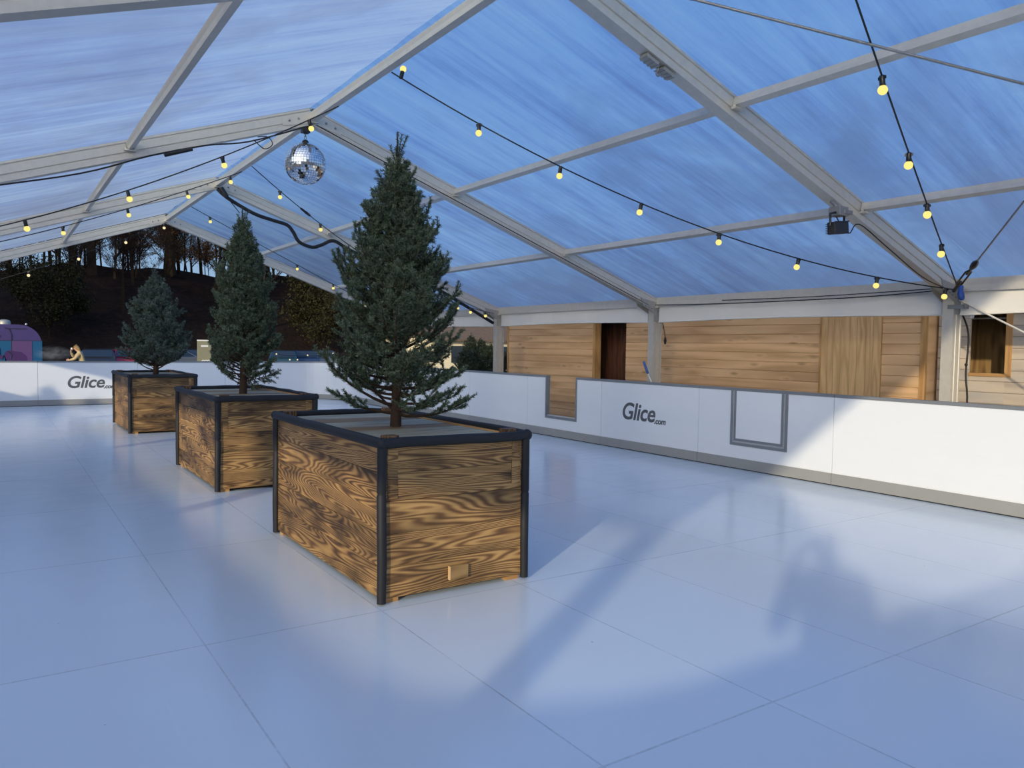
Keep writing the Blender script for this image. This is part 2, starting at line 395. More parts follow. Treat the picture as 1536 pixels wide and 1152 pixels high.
def board_pt(side, s, d, z):
    """side frame: s runs along the board, d is depth towards the outside"""
    if side == 'E': return (RX1 + d, s, z)
    if side == 'W': return (RX0 - d, s, z)
    if side == 'N': return (s, RY1 + d, z)
    return (s, RY0 - d, z)
def sbox(mb, side, s0, s1, d0, d1, z0, z1):
    a = board_pt(side, s0, d0, z0); c = board_pt(side, s1, d1, z1)
    mb.box([min(a[i], c[i]) for i in range(3)], [max(a[i], c[i]) for i in range(3)])
ZT = 1.06
def rink_board(side, s0, s1, label, notch=None, gate=None, group=None):
    g = .003
    s0 += g; s1 -= g
    a = board_pt(side, (s0 + s1) / 2, .03, 0)
    r = thing('rink_board', label, 'rink board', a, 0, group)
    off = Matrix.Translation(Vector(a)).inverted()
    def B(): return MB()
    def fin(mb, name, mat, parent=r):
        mb.v = [tuple(off @ Vector(v)) for v in mb.v]; return mb.build(name, mat, parent)
    m = B()
    if notch:
        n0, n1, nz = notch
        sbox(m, side, s0, n0 - .005, 0, .06, .14, ZT - .036); sbox(m, side, n1 + .005, s1, 0, .06, .14, ZT - .036); sbox(m, side, n0 - .005, n1 + .005, 0, .06, .14, nz - .005)
    else: sbox(m, side, s0, s1, 0, .06, .14, ZT - .035)
    fin(m, 'panel', M_board)
    m = B(); sbox(m, side, s0, s1, -.012, .07, .012, .14); fin(m, 'kick_strip', M_kick)
    m = B(); sbox(m, side, s0 + .002, s1 - .002, .0, .05, .0, .012); fin(m, 'base_foot', M_black)
    if notch:
        n0, n1, nz = notch
        for q0, q1 in ((s0, n0 - .001), (n1 + .001, s1)):
            m = B(); sbox(m, side, q0, q1, -.008, .075, ZT - .035, ZT); fin(m, 'top_rail', M_rail)
        m = B(); sbox(m, side, n0 - .03, n0, -.012, .07, nz - .04, ZT - .035); sbox(m, side, n1, n1 + .03, -.012, .07, nz - .04, ZT - .035)
        sbox(m, side, n0, n1, -.012, .07, nz - .04, nz); fin(m, 'notch_frame', M_rail)
        m = B(); sbox(m, side, n0 + .001, n1 - .001, .005, .065, nz + .001, nz + .02); fin(m, 'notch_sill', M_chrome)
    else:
        m = B(); sbox(m, side, s0, s1, -.008, .075, ZT - .035, ZT); fin(m, 'top_rail', M_rail)
    if gate:
        g0, g1, gz = gate
        m = B()
        sbox(m, side, g0, g0 + .035, -.012, 0, gz, ZT - .035); sbox(m, side, g1 - .035, g1, -.012, 0, gz, ZT - .035); sbox(m, side, g0 + .035, g1 - .035, -.012, 0, gz, gz + .035)
        fin(m, 'gate_frame', M_rail)
        m = B(); q = .035
        sbox(m, side, g0 + q, g0 + q + .025, -.006, 0, gz + q, ZT - .035); sbox(m, side, g1 - q - .025, g1 - q, -.006, 0, gz + q, ZT - .035); sbox(m, side, g0 + q + .025, g1 - q - .025, -.006, 0, gz + q, gz + q + .025)
        fin(m, 'gate_gap_strip', M_chrome)
        q = .06; gt = B()
        sbox(gt, side, g0 + q + .03, g1 - q - .03, -.008, 0, gz + q + .03, ZT - .037); go = fin(gt, 'gate', M_board)
        m = B(); sbox(m, side, g0 + q, g0 + q + .03, -.014, 0, gz + q, ZT - .036); sbox(m, side, g1 - q - .03, g1 - q, -.014, 0, gz + q, ZT - .036); sbox(m, side, g0 + q + .03, g1 - q - .03, -.014, 0, gz + q, gz + q + .03)
        fin(m, 'gate_edging', M_rail, go)
    return r, off

def logo(parent, side, s, zb, size, sgn):
    """grey 'Glice' lettering with a small '.com', printed on the rink side of a board"""
    def txt(body, s_, z_, sz, bold, name, sq=1.0):
        cu = bpy.data.curves.new('letters', 'FONT'); cu.body = body; cu.size = sz; cu.shear = .22; cu.offset = bold; cu.extrude = .0008; cu.space_character = .97
        cu.resolution_u = 6
        tmp = bpy.data.objects.new('letters', cu); C.objects.link(tmp)
        bpy.context.view_layer.update(); me = bpy.data.meshes.new_from_object(tmp.evaluated_get(bpy.context.evaluated_depsgraph_get())); bpy.data.objects.remove(tmp)
        me.name = name; me.materials.clear(); me.materials.append(M_logo); ob = bpy.data.objects.new(name, me); C.objects.link(ob)
        if side == 'E': R = Matrix(((0, 0, -1), (-1, 0, 0), (0, 1, 0)))
        else: R = Matrix(((1, 0, 0), (0, 0, -1), (0, 1, 0)))
        R = R.to_4x4() @ Matrix.Diagonal((sq, 1, 1, 1))
        ob.matrix_world = Matrix.Translation(Vector(board_pt(side, s_, -.001, z_)) - parent.location) @ R
        ob.parent = parent
        return ob
    txt('Glice', s, zb, size, size * .021, 'lettering', 1.0)
    txt('.com', s + sgn * size * 2.0, zb - size * .06, size * .34, size * .012, 'lettering', 1.0)

E_edges = [3.24 + 2.062 * k for k in range(9)]
e_lab = ['white rink board in full sunlight at the right, nearest the planked cabin window',
         'white rink board with a small grey-framed gate in it, cut by the sunlight edge',
         'white rink board printed with grey lettering, left of the framed gate',
         'white rink board with a rectangular notch cut out of its top',
         'plain white rink board just left of the notched one, before the tent post',
         'plain white rink board beside the lower branches of the nearest fir']
BG = 'white boards around the rink'
rink_board('E', 1.18, 3.24, 'white rink board beyond the right edge of the view, beside the sunlit one', group=BG)
for k in range(8):
    lab = e_lab[k] if k < 6 else ('white rink board behind the foliage of the nearest fir, next to the corner' if k == 7 else 'white rink board showing through the nearest fir lower twigs')
    kw = {}
    if k == 1: kw['gate'] = (5.92, 6.80, .31)
    if k == 3: kw['notch'] = (10.08, 10.90, .355)
    r, off = rink_board('E', E_edges[k], E_edges[k + 1], lab, group=BG, **kw)
    if k == 2: logo(r, 'E', 8.95, .475, .36, -1)
n_edges = [-1.4, .82, 2.95, 5.06, 7.17]
n_lab = ['far white rink board at the left edge with fir shadows on it', 'far white rink board with grey lettering, left of the farthest crate',
         'far white rink board between the farthest and middle fir trunks', 'far white rink board behind the middle crate and fallen branch']
for k in range(4):
    r, off = rink_board('N', n_edges[k], n_edges[k + 1], n_lab[k], group=BG)
    if k == 1: logo(r, 'N', 1.39, .42, .40, 1)
for k in range(5): rink_board('S', .1 + 1.31 * k - 1.3, .1 + 1.31 * (k + 1) - 1.3, 'white rink board by the photographer, out of view', group='white boards behind the camera')
for k in range(10): rink_board('W', 1.1 + 1.91 * k, 1.1 + 1.91 * (k + 1), 'white rink board along the open side, out of view', group='white boards on the open side of the rink')
def corner_board(cx, cy, R, a0, label, ry=None):
    ry = ry or R; n = 14; r = thing('rink_board', label, 'rink board', (cx, cy, 0), 0, BG)
    def ring(name, mat, d0, d1, z0, z1):
        m = MB()
        for i in range(n):
            A = a0 + PI / 2 * i / n; B_ = a0 + PI / 2 * (i + 1) / n
            P = lambda a, d, z: (math.cos(a) * (R + d), math.sin(a) * (ry + d), z)
            for q in ([P(A, d0, z0), P(A, d0, z1), P(B_, d0, z1), P(B_, d0, z0)], [P(A, d1, z0), P(B_, d1, z0), P(B_, d1, z1), P(A, d1, z1)],
                      [P(A, d0, z1), P(A, d1, z1), P(B_, d1, z1), P(B_, d0, z1)], [P(A, d0, z0), P(B_, d0, z0), P(B_, d1, z0), P(A, d1, z0)]):
                m.face(q, smooth=False)
        m.face([P(a0, d0, z0), P(a0, d1, z0), P(a0, d1, z1), P(a0, d0, z1)])
        A = a0 + PI / 2; m.face([P(A, d0, z0), P(A, d0, z1), P(A, d1, z1), P(A, d1, z0)])
        m.build(name, mat, r)
    ring('panel', M_board, 0, .06, .14, ZT - .035); ring('kick_strip', M_kick, -.012, .07, .012, .14); ring('top_rail', M_rail, -.008, .075, ZT - .035, ZT); ring('base_foot', M_black, 0, .05, 0, .012)
corner_board(RX1 - .9, RY1 - 1.46, .9, 0, 'curved white rink board at the far corner behind the nearest fir', 1.46)
corner_board(RX0 + 1.0, RY1 - 1.0, 1.0, PI / 2, 'curved white rink board at the far corner of the open side')
corner_board(RX0 + 1.2, RY0 + 1.23, 1.2, PI, 'curved white rink board at the corner by the photographer')

# ------------------------------------------------------------------ tent
XR, ZR, SL, HW = 3.388, 4.444, .348, 6.133
FY = [4.742 + 5 * k for k in range(-1, 4)]
def roof_z(x): return ZR - SL * abs(x - XR)
def prof(w, h, g=.012):
    a, c = w / 2, h / 2
    return [(-a, -c), (a, -c), (a, -c + .055), (a - g, -c + .06), (a - g, -c + .072), (a, -c + .077), (a, c - .045), (a - g, c - .04), (a - g, c - .028), (a, c - .023),
            (a, c), (-a, c), (-a, c - .023), (-a + g, c - .028), (-a + g, c - .04), (-a, c - .045), (-a, -c + .077), (-a + g, -c + .072), (-a + g, -c + .06), (-a, -c + .055)]
f_lab = ['grey aluminium tent frame over the photographer at the open end', 'nearest grey aluminium tent frame in view, carrying the black floodlight',
         'grey aluminium tent frame with the mirror ball hanging from its apex', 'grey aluminium tent frame with the thick black hose slung from its apex',
         'farthest grey aluminium tent frame closing the gable before the wooded hill']
for k, y in enumerate(FY):
    fr = thing('tent_frame', f_lab[k], 'tent frame', (XR, y, 0), 0, 'tent frames of the marquee')
    ro = Vector((XR, y, 0))
    for sx in (-1, 1):
        e = Vector((XR + sx * (HW + .03), y, ZR - SL * (HW + .03))) - ro
        m = MB(); m.extrude(prof(.13, .2), Vector((sx * .004, 0, ZR - .001)), e, (0, 0, 1)); m.build('rafter', M_alu, fr)
        # pale keder rail on the rafter's upper edge
        m = MB(); m.bar(Vector((sx * .01, 0, ZR + .106)), e + Vector((-sx * .02, 0, .106)), .09, .012); m.build('keder_rail', M_alu_dull, fr)
        m = MB(); px_ = sx * HW
        m.extrude([(u, v) for u, v in prof(.13, .2)], (px_, 0, GZ), (px_, 0, ZR - SL * HW - .07), (sx, 0, 0)); m.build('post', M_alu, fr)
        # knee joint: two plates and a head block
        m = MB()
        for dy in (-.071, .071):
            pl = [(px_ - sx * .42, ZR - SL * (HW - .42) - .04), (px_ + sx * .1, ZR - SL * (HW + .1) + .06), (px_ + sx * .1, 2.02), (px_ - sx * .1, 2.02), (px_ - sx * .1, 2.16), (px_ - sx * .36, 2.29)]
            for w0 in (0, 1):
                m.face([(q[0], dy + (w0 - .5) * .01, q[1]) for q in (pl if w0 == 0 else pl[::-1])])
            for i in range(len(pl)):
                a_, b_ = pl[i], pl[(i + 1) % len(pl)]
                m.face([(a_[0], dy - .005, a_[1]), (b_[0], dy - .005, b_[1]), (b_[0], dy + .005, b_[1]), (a_[0], dy + .005, a_[1])])
        m.build('knee_plate', M_alu_dull, fr)
        m = MB()
        for i in range(5):
            for dy in (-.08, .08): m.sphere((px_ - sx * (.02 + .07 * i), dy, 2.2 + .022 * i), .011, 6, 4)
        m.build('bolts', M_steel, fr)
    m = MB()
    for dy in (-.07, .07):
        pl = [(-.38, ZR - SL * .38 - .05), (0, ZR - .09), (.38, ZR - SL * .38 - .05), (.38, ZR - SL * .38 + .05), (0, ZR + .06), (-.38, ZR - SL * .38 + .05)]
        for w0 in (0, 1): m.face([(q[0], dy + (w0 - .5) * .01, q[1]) for q in (pl if w0 == 0 else pl[::-1])])
        for i in range(6):
            a_, b_ = pl[i], pl[(i + 1) % 6]
            m.face([(a_[0], dy - .005, a_[1]), (b_[0], dy - .005, b_[1]), (b_[0], dy + .005, b_[1]), (a_[0], dy + .005, a_[1])])
    m.build('apex_plate', M_alu, fr)
    m = MB()
    for xx in (-.3, -.18, .18, .3):
        for dy in (-.081, .081): m.sphere((xx, dy, ZR - SL * abs(xx)), .016, 6, 4)
    m.build('bolts', M_steel, fr)

bay_name = ['in the bay nearest the photographer', 'between floodlight frame and mirror ball', 'between mirror ball and hose frame', 'in the farthest bay before the hill']
PO = 2.1; PO2 = 4.1
for k in range(4):
    y0, y1 = FY[k] + .07, FY[k + 1] - .07
    for nm, x, dz, w_, h_, what in (('ridge_beam', XR, -.02, .085, .1, 'grey ridge beam'), ('roof_purlin', XR - PO, .03, .07, .08, 'grey roof bar on the open-side slope'),
                                    ('roof_purlin', XR + PO, .03, .07, .08, 'grey upper roof bar on the cabin-side slope'), ('roof_purlin', XR + PO2, .03, .07, .08, 'grey lower roof bar on the cabin-side slope'),
                                    ('roof_purlin', XR - PO2, .03, .07, .08, 'grey low roof bar on the open-side slope'),
                                    ('eave_beam', XR + HW, .05, .11, .15, 'grey eave beam above the cabins'), ('eave_beam', XR - HW, .05, .11, .15, 'grey eave beam above the open side')):
        m = MB(); z = roof_z(x) + dz
        up = (0, 0, 1) if nm != 'roof_purlin' else ((SL if x > XR else -SL), 0, 1)
        a = w_ / 2; c = h_ / 2
        m.extrude([(-a, -c), (a, -c), (a, -c + .012), (a - .004, 0), (a, c - .012), (a, c), (-a, c), (-a, c - .012), (-a + .004, 0), (-a, -c + .012)], (x, y0, z), (x, y1, z), up)
        for yy in (y0, y1):     # end shoe
            sg = 1 if yy == y0 else -1
            m.box((x - a - .025, min(yy, yy + sg * .05), z - c - .02), (x + a + .025, max(yy, yy + sg * .05), z - c))
            m.sphere((x - a - .012, yy + sg * .025, z - c + .008), .014, 6, 4); m.sphere((x + a + .012, yy + sg * .025, z - c + .008), .014, 6, 4)
        tag(m.build(nm, M_alu), what + ' ' + bay_name[k], 'roof bar' if nm != 'eave_beam' else 'eave beam', 'long roof members of the marquee')
    # clear roof film, one sheet per bay and slope
    for sx in (-1, 1):
        N1, N2 = 40, 24; vs = []; fs = []
        rg = np.random.RandomState(k * 2 + (sx > 0))
        ph = rg.uniform(0, 6, 6)
        for j in range(N2 + 1):
            for i in range(N1 + 1):
                u = i / N1; v = j / N2
                x = XR + sx * u * (HW + .16); y = FY[k] + v * 5
                edge = 4 * v * (1 - v)
                sag = .02 * edge * math.sin(PI * min(1, u * 1.02)) + .006 * edge * math.sin(v * 21 + ph[0] + 2 * math.sin(u * 3 + ph[1])) + .004 * edge * math.sin(v * 47 + ph[2] + u * 4)
                vs.append((x, y, roof_z(x) + .128 - sag))
        for j in range(N2):
            for i in range(N1):
                q = (j * (N1 + 1) + i, j * (N1 + 1) + i + 1, (j + 1) * (N1 + 1) + i + 1, (j + 1) * (N1 + 1) + i)
                fs.append(q if sx < 0 else q[::-1])   # the sheet faces the rink
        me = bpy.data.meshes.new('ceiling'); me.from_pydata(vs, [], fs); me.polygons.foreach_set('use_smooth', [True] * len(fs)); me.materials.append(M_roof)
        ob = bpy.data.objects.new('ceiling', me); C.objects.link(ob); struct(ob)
    # white PVC valance hanging below the eave
    for sx in (-1, 1):
        X = XR + sx * HW; m = MB(); n = 20
        for i in range(n):
            ya = FY[k] + .1 + (4.8) * i / n; yb = FY[k] + .1 + 4.8 * (i + 1) / n
            zf = lambda q: 2.015 + .03 * math.sin(PI * (q - FY[k]) / 5) * (1 if sx > 0 else 1)
            wv = lambda q: .012 * math.sin(q * 5 + k) + .006 * math.sin(q * 13)
            t0, t1 = X - sx * .0, X
            for d in (0, .006):
                q = [(X + d + .3 * wv(ya), ya, 2.29), (X + d + .3 * wv(yb), yb, 2.29), (X + d + wv(yb), yb, zf(yb)), (X + d + wv(ya), ya, zf(ya))]
                m.face(q if d == 0 else q[::-1], smooth=True)
            m.tube([(X + wv(ya), ya, zf(ya)), (X + wv(yb), yb, zf(yb))], .013, 6)
        tag(m.build('valance', M_pvc), 'white fabric valance ' + ('above the cabins ' if sx > 0 else 'on the open side ') + bay_name[k], 'valance', 'white valances under the eaves')

# steel brace cables in the roof plane near the camera
m = MB(); m.tube([(3.55, 4.5, 4.22), (4.15, 3.94, 4.04), (5.92, 2.53, 3.42), (8.9, .1, 2.42)], .011, 6)
tag(m.build('brace_cable', M_steel), 'thin steel bracing cable crossing the roof bar at the upper right', 'cable')
br = thing('brace_cable', 'steel bracing cable with turnbuckle rising from the eave at the right edge', 'cable', (9.2, 4.55, 2.3))
m = MB(); P0 = Vector((9.25, 4.6, 2.28)); P1 = Vector((7.0, 2.75, 3.08)); dd = (P1 - P0)
L = lambda q: P0 + dd * q - br.location
m.tube([L(.30), L(1.0), L(2.0)], .009, 6); m.build('wire', M_steel, br)
m = MB(); m.tube([L(0), L(.06)], .02, 8)
for s_ in (-1, 1):
    sd = Vector((dd.y, -dd.x, 0)).normalized() * .028 * s_
    m.tube([L(.06), L(.075) + sd, L(.2) + sd, L(.22)], .011, 6)
m.tube([L(.05), L(.1)], .014, 6); m.tube([L(.18), L(.24)], .014, 6); m.tube([L(.235), L(.26), L(.285), L(.31)], [.02, .034, .034, .012], 8)
m.build('turnbuckle', M_black, br)

# ------------------------------------------------------------------ mirror ball
ball = thing('mirror_ball', 'silver mirror ball hanging from the tent ridge above the crates', 'mirror ball', (3.32, 9.74, 3.85))
R = .262; m = MB(); rows = 26
for i in range(rows):
    a0 = PI * i / rows; a1 = PI * (i + 1) / rows
    nn = max(4, int(2 * PI * math.sin((a0 + a1) / 2) / (PI / rows)))
    for k in range(nn):
        g = .06
        b0 = 2 * PI * (k + g) / nn; b1 = 2 * PI * (k + 1 - g) / nn
        aa = a0 + (a1 - a0) * g; ab = a1 - (a1 - a0) * g
        P = lambda a, b_: Vector((math.sin(a) * math.cos(b_), math.sin(a) * math.sin(b_), math.cos(a)))
        q = [P(aa, b0), P(ab, b0), P(ab, b1), P(aa, b1)]
        c = sum(q, Vector()) / 4; nv = c.normalized()
        nv = (nv + Vector((rnd.gauss(0, .012), rnd.gauss(0, .012), rnd.gauss(0, .012)))).normalized()
        q = [(p_ - nv * (p_ - c).dot(nv)) * R for p_ in q]
        m.face(q)
mt = NT('mirror_tile'); M_mirror = mt.done(mt.bsdf((.86, .88, .90), .05, 1.0))
m.build('mirror_tiles', M_mirror, ball)
m = MB(); m.sphere((0, 0, 0), R - .004, 32, 20); m.build('core', M_alu_dull, ball)
m = MB(); m.lathe([(.001, .30), (.03, .295), (.045, .27), (.05, .25)], (0, 0, 0), 12); m.build('cap', M_black, ball)
m = MB()
for kz, rot in ((.325, 0), (.365, 1)):
    m.tube([(math.cos(a) * .014 * (1 - rot), math.cos(a) * .014 * rot, kz + math.sin(a) * .026) for a in [2 * PI * i / 12 for i in range(13)]], .0045, 6)
m.build('chain', M_steel, ball)
m = MB(); m.box((-.05, -.045, .385), (.05, .045, .47)); m.lathe([(.05, .47), (.035, .50), (.02, .505)], n=10); m.lathe([(.001, .372), (.022, .375), (.03, .39)], n=10)
m.tube([(.05, 0, .44), (.1, .02, .45), (.12, .03, .5)], .012, 6)
m.build('motor', M_black, ball, .006)

# ------------------------------------------------------------------ string lights
def bulb_parts(parent, p, d, R=.033, far=False):
    d = Vector(d).normalized(); q = d.to_track_quat('-Z', 'Y').to_matrix()
    m = MB()
    m.lathe([(.012, .018), (.021, .015), (.019, 0), (.021, -.01), (.021, -.058), (.017, -.064)], p, 10, q)
    m.box((-.032, -.009, -.012), (.032, .009, .010), M=Matrix.Translation(p) @ q.to_4x4())
    m.build('bulb_socket', M_black, parent)
    m = MB(); c = Vector(p) + q @ Vector((0, 0, -.058 - R * .85))
    m.sphere((0, 0, 0), R, 14, 10); m.lathe([(R * .6, R * .75), (.016, R * 1.1)], n=12)
    m.v = [tuple(q @ Vector(v) + c) for v in m.v]
    m.build('bulb', M_bulb_far if far else M_bulb, parent)
def string(label, A, B_, sag, ts, R=.033, up=None, r=.007, extra=(), tilt=(0, 0, 0), far=False):
    A = Vector(A); B_ = Vector(B_)
    s = thing('string_light', label, 'string light', A, 0, 'festoon strings under the tent roof')
    P = lambda q: (B_ - A) * q - Vector((0, 0, sag * 4 * q * (1 - q)))
    m = MB(); m.tube([P(i / 40) for i in range(41)] + [Vector(e) - A for e in extra], r, 6); m.build('cable', M_cable, s)
    for i, q in enumerate(ts):
        d = Vector((rnd.uniform(-.12, .12) + tilt[0], rnd.uniform(-.1, .1) + tilt[1], -1))
        if up and i in up: d = Vector((.25, 0, 1))
        bulb_parts(s, P(q) + d.normalized() * .012, d, R, far)
    return s
EN = (9.28, 4.62, 2.30)
string('festoon string running from ridge beam down to nearest tent post across the cabin-side roof', (3.40, 7.35, 4.34), EN, .38, [.015, .14, .275, .414, .553, .70, .85, .985], up=(0,), tilt=(-.15, 0, 0))
string('festoon string hanging steeply at the upper right down to the nearest tent post', (3.40, 2.6, 4.34), (9.2, 4.55, 2.36), .05, [.19, .355, .527, .676, .822], R=.036)
string('festoon string on the open side dropping from the ridge beside the mirror ball', (3.38, 8.75, 4.34), (-2.6, 12, 2.3), .375, [.05, .195, .35, .515, .68, .84], tilt=(.25, 0, 0))
string('festoon string on the open side dropping from the ridge by the hose frame', (3.38, 13.0, 4.34), (-2.6, 14.7, 2.3), .2, [.03, .135, .273, .417, .56, .72], tilt=(.2, 0, 0))
string('festoon string with inline plug dropping behind the mirror ball towards the cabin side', (3.40, 12.5, 4.34), (9.3, 14.62, 2.3), .40, [.085, .218, .36, .5, .64, .80, .87, .95])
string('festoon string dropping behind the middle fir towards the cabin side', (3.40, 17.0, 4.34), (9.3, 19.6, 2.3), .02, [.068, .243, .439, .62, .8])
string('festoon string along the far gable frame in front of the wooded hill', (3.38, 19.6, 4.34), (-2.6, 21.4, 2.0), .18, [.01, .14, .295, .457, .62, .8], far=True)
# inline plug on the festoon behind the ball
sp_ = [o for o in bpy.data.objects if o.name.startswith('string_light')][4]
A = Vector((3.40, 12.5, 4.34)); B_ = Vector((9.3, 14.62, 2.3)); P = lambda q: (B_ - A) * q - Vector((0, 0, .40 * 4 * q * (1 - q)))
m = MB(); m.tube([P(.150), P(.154), P(.165), P(.168), P(.18), P(.184)], [.01, .02, .022, .027, .022, .01], 8); m.build('plug', M_black, sp_)

# thick hose slung along the hose frame
hp = [(3.36, 14.6, 4.32), (3.55, 14.6, 4.17), (4.0, 14.6, 3.95), (4.35, 14.6, 3.86), (4.62, 14.6, 3.80), (4.74, 14.6, 3.68), (4.86, 14.6, 3.50), (5.11, 14.6, 3.42), (5.3, 14.6, 3.48), (5.55, 14.6, 3.58), (5.9, 14.6, 3.42), (6.8, 14.6, 3.10), (7.8, 14.6, 2.78), (8.42, 14.6, 2.50), (9.28, 14.6, 2.08)]
def smooth(pts, n=5):
    pts = [Vector(p) for p in pts]; out = []
    for i in range(len(pts) - 1):
        p0 = pts[max(i - 1, 0)]; p1 = pts[i]; p2 = pts[i + 1]; p3 = pts[min(i + 2, len(pts) - 1)]
        for k in range(n):
            q = k / n; out.append(.5 * ((2 * p1) + (p2 - p0) * q + (2 * p0 - 5 * p1 + 4 * p2 - p3) * q * q + (3 * p1 - p0 - 3 * p2 + p3) * q ** 3))
    return out + [pts[-1]]
m = MB(); m.tube(smooth(hp), .034, 10); tag(m.build('hose', M_cable), 'thick black cable hose sagging under the hose frame rafter', 'hose')
tw = thing('cable_tie', 'black strap knot holding the hose at the frame apex', 'strap', (3.42, 14.58, 4.28))
m = MB(); m.tube([(0, 0, .06), (.05, -.01, -.02), (.1, 0, -.09)], .045, 8); m.build('wrap', M_black, tw)
m = MB(); m.tube([(.06, -.02, -.05), (.2, -.03, -.22), (.32, -.03, -.36)], .008, 5); m.build('tail', M_black, tw)

# thin cables clipped under the rafters of the mirror ball frame
pts = [(XR + sx * q, 9.63, roof_z(XR + q) - .125 - (.05 if i % 3 == 1 else 0)) for sx in (-1,) for i, q in enumerate((.1, .8, 1.3, 1.9, 2.6, 3.6, 4.6, 5.6))]
m = MB(); m.tube(smooth(pts), .009, 6)
m.tube([(XR - 1.75, 9.62, roof_z(XR + 1.75) - .15), (XR - 1.45, 9.62, roof_z(XR + 1.45) - .14)], .022, 6)
m.tube(smooth([(XR - .75, 9.62, 4.02), (XR - .62, 9.62, 3.93), (XR - .52, 9.62, 4.0), (XR - .58, 9.62, 4.08), (XR - .7, 9.62, 4.06)]), .006, 6)
tag(m.build('power_cable', M_cable), 'thin black power cable along the open-side rafter left of the mirror ball', 'cable')
m = MB(); m.tube(smooth([(XR + q, 9.67, roof_z(XR + q) - .085 + .0) for q in (.05, 1, 2, 3, 4, 5, 5.9)]), .006, 6)
tag(m.build('power_cable', M_cable), 'thin black cable along the cabin-side rafter right of the mirror ball', 'cable')
m = MB(); m.tube(smooth([(6.95, 4.66, 2.96), (7.1, 4.58, 2.74), (7.35, 4.62, 2.86), (7.9, 4.62, 2.66), (8.6, 4.62, 2.40), (9.3, 4.68, 2.30)]), .006, 6)
tag(m.build('power_cable', M_cable), 'thin black cable from the floodlight down along the nearest frame', 'cable')
m = MB(); m.tube(smooth([(9.44, 4.815, 2.31), (9.34, 6.0, 2.265), (9.35, 8, 2.27), (9.44, 9.66, 2.31)]), .007, 6); m.tube(smooth([(9.44, 4.815, 2.335), (9.4, 6.5, 2.31), (9.44, 8.2, 2.33)]), .006, 6)
tag(m.build('power_cable', M_cable), 'black cable strung along the eave from the nearest tent post', 'cable')

# bracket with a hook under the nearest frame
bk = thing('rigging_bracket', 'dark metal bracket with hook under the nearest frame rafter', 'bracket', (4.6, 4.742, roof_z(4.6) - .115))
rot = math.atan(SL)
Mr = Matrix.Rotation(rot, 4, 'Y')
m = MB(); m.box((-.17, -.045, -.03), (-.03, .045, .0), M=Mr); m.box((.03, -.045, -.03), (.17, .045, 0), M=Mr)
for i in range(8): m.box((-.16 + i * .042 - (.0), -.048, -.036), (-.145 + i * .042, .048, -.03), M=Mr)
m.build('plate', M_alu_dull, bk)
m = MB(); m.tube([(0, 0, 0), (0, 0, -.05)], .01, 6); m.tube([(.0 + .02 * math.cos(a), 0, -.07 + .02 * math.sin(a)) for a in [2 * PI * i / 10 for i in range(11)]], .007, 6); m.build('hook', M_steel, bk)

# flood light
fl = thing('floodlight', 'black floodlight clamped under the nearest frame rafter', 'floodlight', (6.95, 4.60, 2.80))
m = MB()
Mh = Matrix.Rotation(-.12, 4, 'Y')
m.box((-.115, -.05, -.08), (.115, .04, .04), M=Mh); hd = m.build('housing', M_black, fl, .008)
m = MB()
for i in range(6): m.box((-.11, .04, -.07 + .018 * i), (.11, .06, -.064 + .018 * i), M=Mh)
m.box((-.12, -.056, -.082), (.12, -.05, -.072), M=Mh); m.box((-.12, -.056, .034), (.12, -.05, .044), M=Mh)
m.build('cooling_fins', M_black, hd)
m = MB(); m.tube([(-.12, 0, -.01), (-.125, 0, .11), (-.02, 0, .135), (.1, 0, .12), (.12, 0, -.01)], .012, 6); m.build('yoke', M_black, fl)
m = MB(); m.box((-.04, -.05, .1), (.10, .08, .19)); m.tube([(.02, .02, .19), (.03, .1, .26)], .02, 6); m.box((.03, -.06, .12), (.16, .02, .16)); m.build('clamp', M_steel, fl, .004)

# straps and cords around the nearest post
PX = XR + HW
st = thing('corner_wrap', 'clear plastic and grey strap bunched at the top of the nearest post', 'strap', (PX + .16, 4.74, 2.1))
m = MB()
m.tube(smooth([(.0, -.12, .16), (.01, -.13, .02), (.0, -.12, -.12)]), [.05] * 10 + [.045], 8); m.build('bundle', M_pvc, st)
m = MB(); m.box((-.28, -.19, -.02), (.06, -.185, .03)); m.box((-.28, -.19, -.02), (-.275, .0, .03)); m.build('band', M_rail, st)
m = MB(); m.tube([(PX + .0, 4.67, 2.19), (PX - .12, 3.91, 1.80), (PX - .3, 3.1, 1.36), (PX - .93, -.05, -.34)], .012, 6); tag(m.build('guy_rope', M_rope), 'white rope slanting down from the nearest post past the cabin window', 'rope')
m = MB(); m.tube(smooth([(9.62, 4.72, 2.12), (9.8, 4.68, 1.8), (9.8, 4.69, 1.3), (9.8, 4.66, .9), (9.8, 4.7, -.3)]), .011, 6); m.sphere((9.8, 4.69, 1.42), .02, 6, 4)
tag(m.build('power_cable', M_cable), 'black cable hanging vertically beside the cabin window', 'cable')
m = MB(); m.tube(smooth([(PX + .08, 9.68, 2.12), (PX + .1, 9.64, 1.95), (PX + .11, 9.6, 1.75)]), .009, 6); m.tube([(PX + .11, 9.6, 1.76), (PX + .11, 9.6, 1.70), (PX + .12, 9.61, 1.64)], [.012, .026, .014], 8)
tag(m.build('power_cable', M_cable), 'short black cable with plug hanging beside the second tent post', 'cable')
m = MB(); m.tube(smooth([(PX - .11, 4.60, 2.34), (PX - .16, 4.58, 2.24), (PX - .14, 4.57, 2.20), (PX - .11, 4.59, 2.26)]), .03, 8)
tag(m.build('blue_plug', M_blue), 'blue power plug by the last bulb on the nearest post', 'plug')

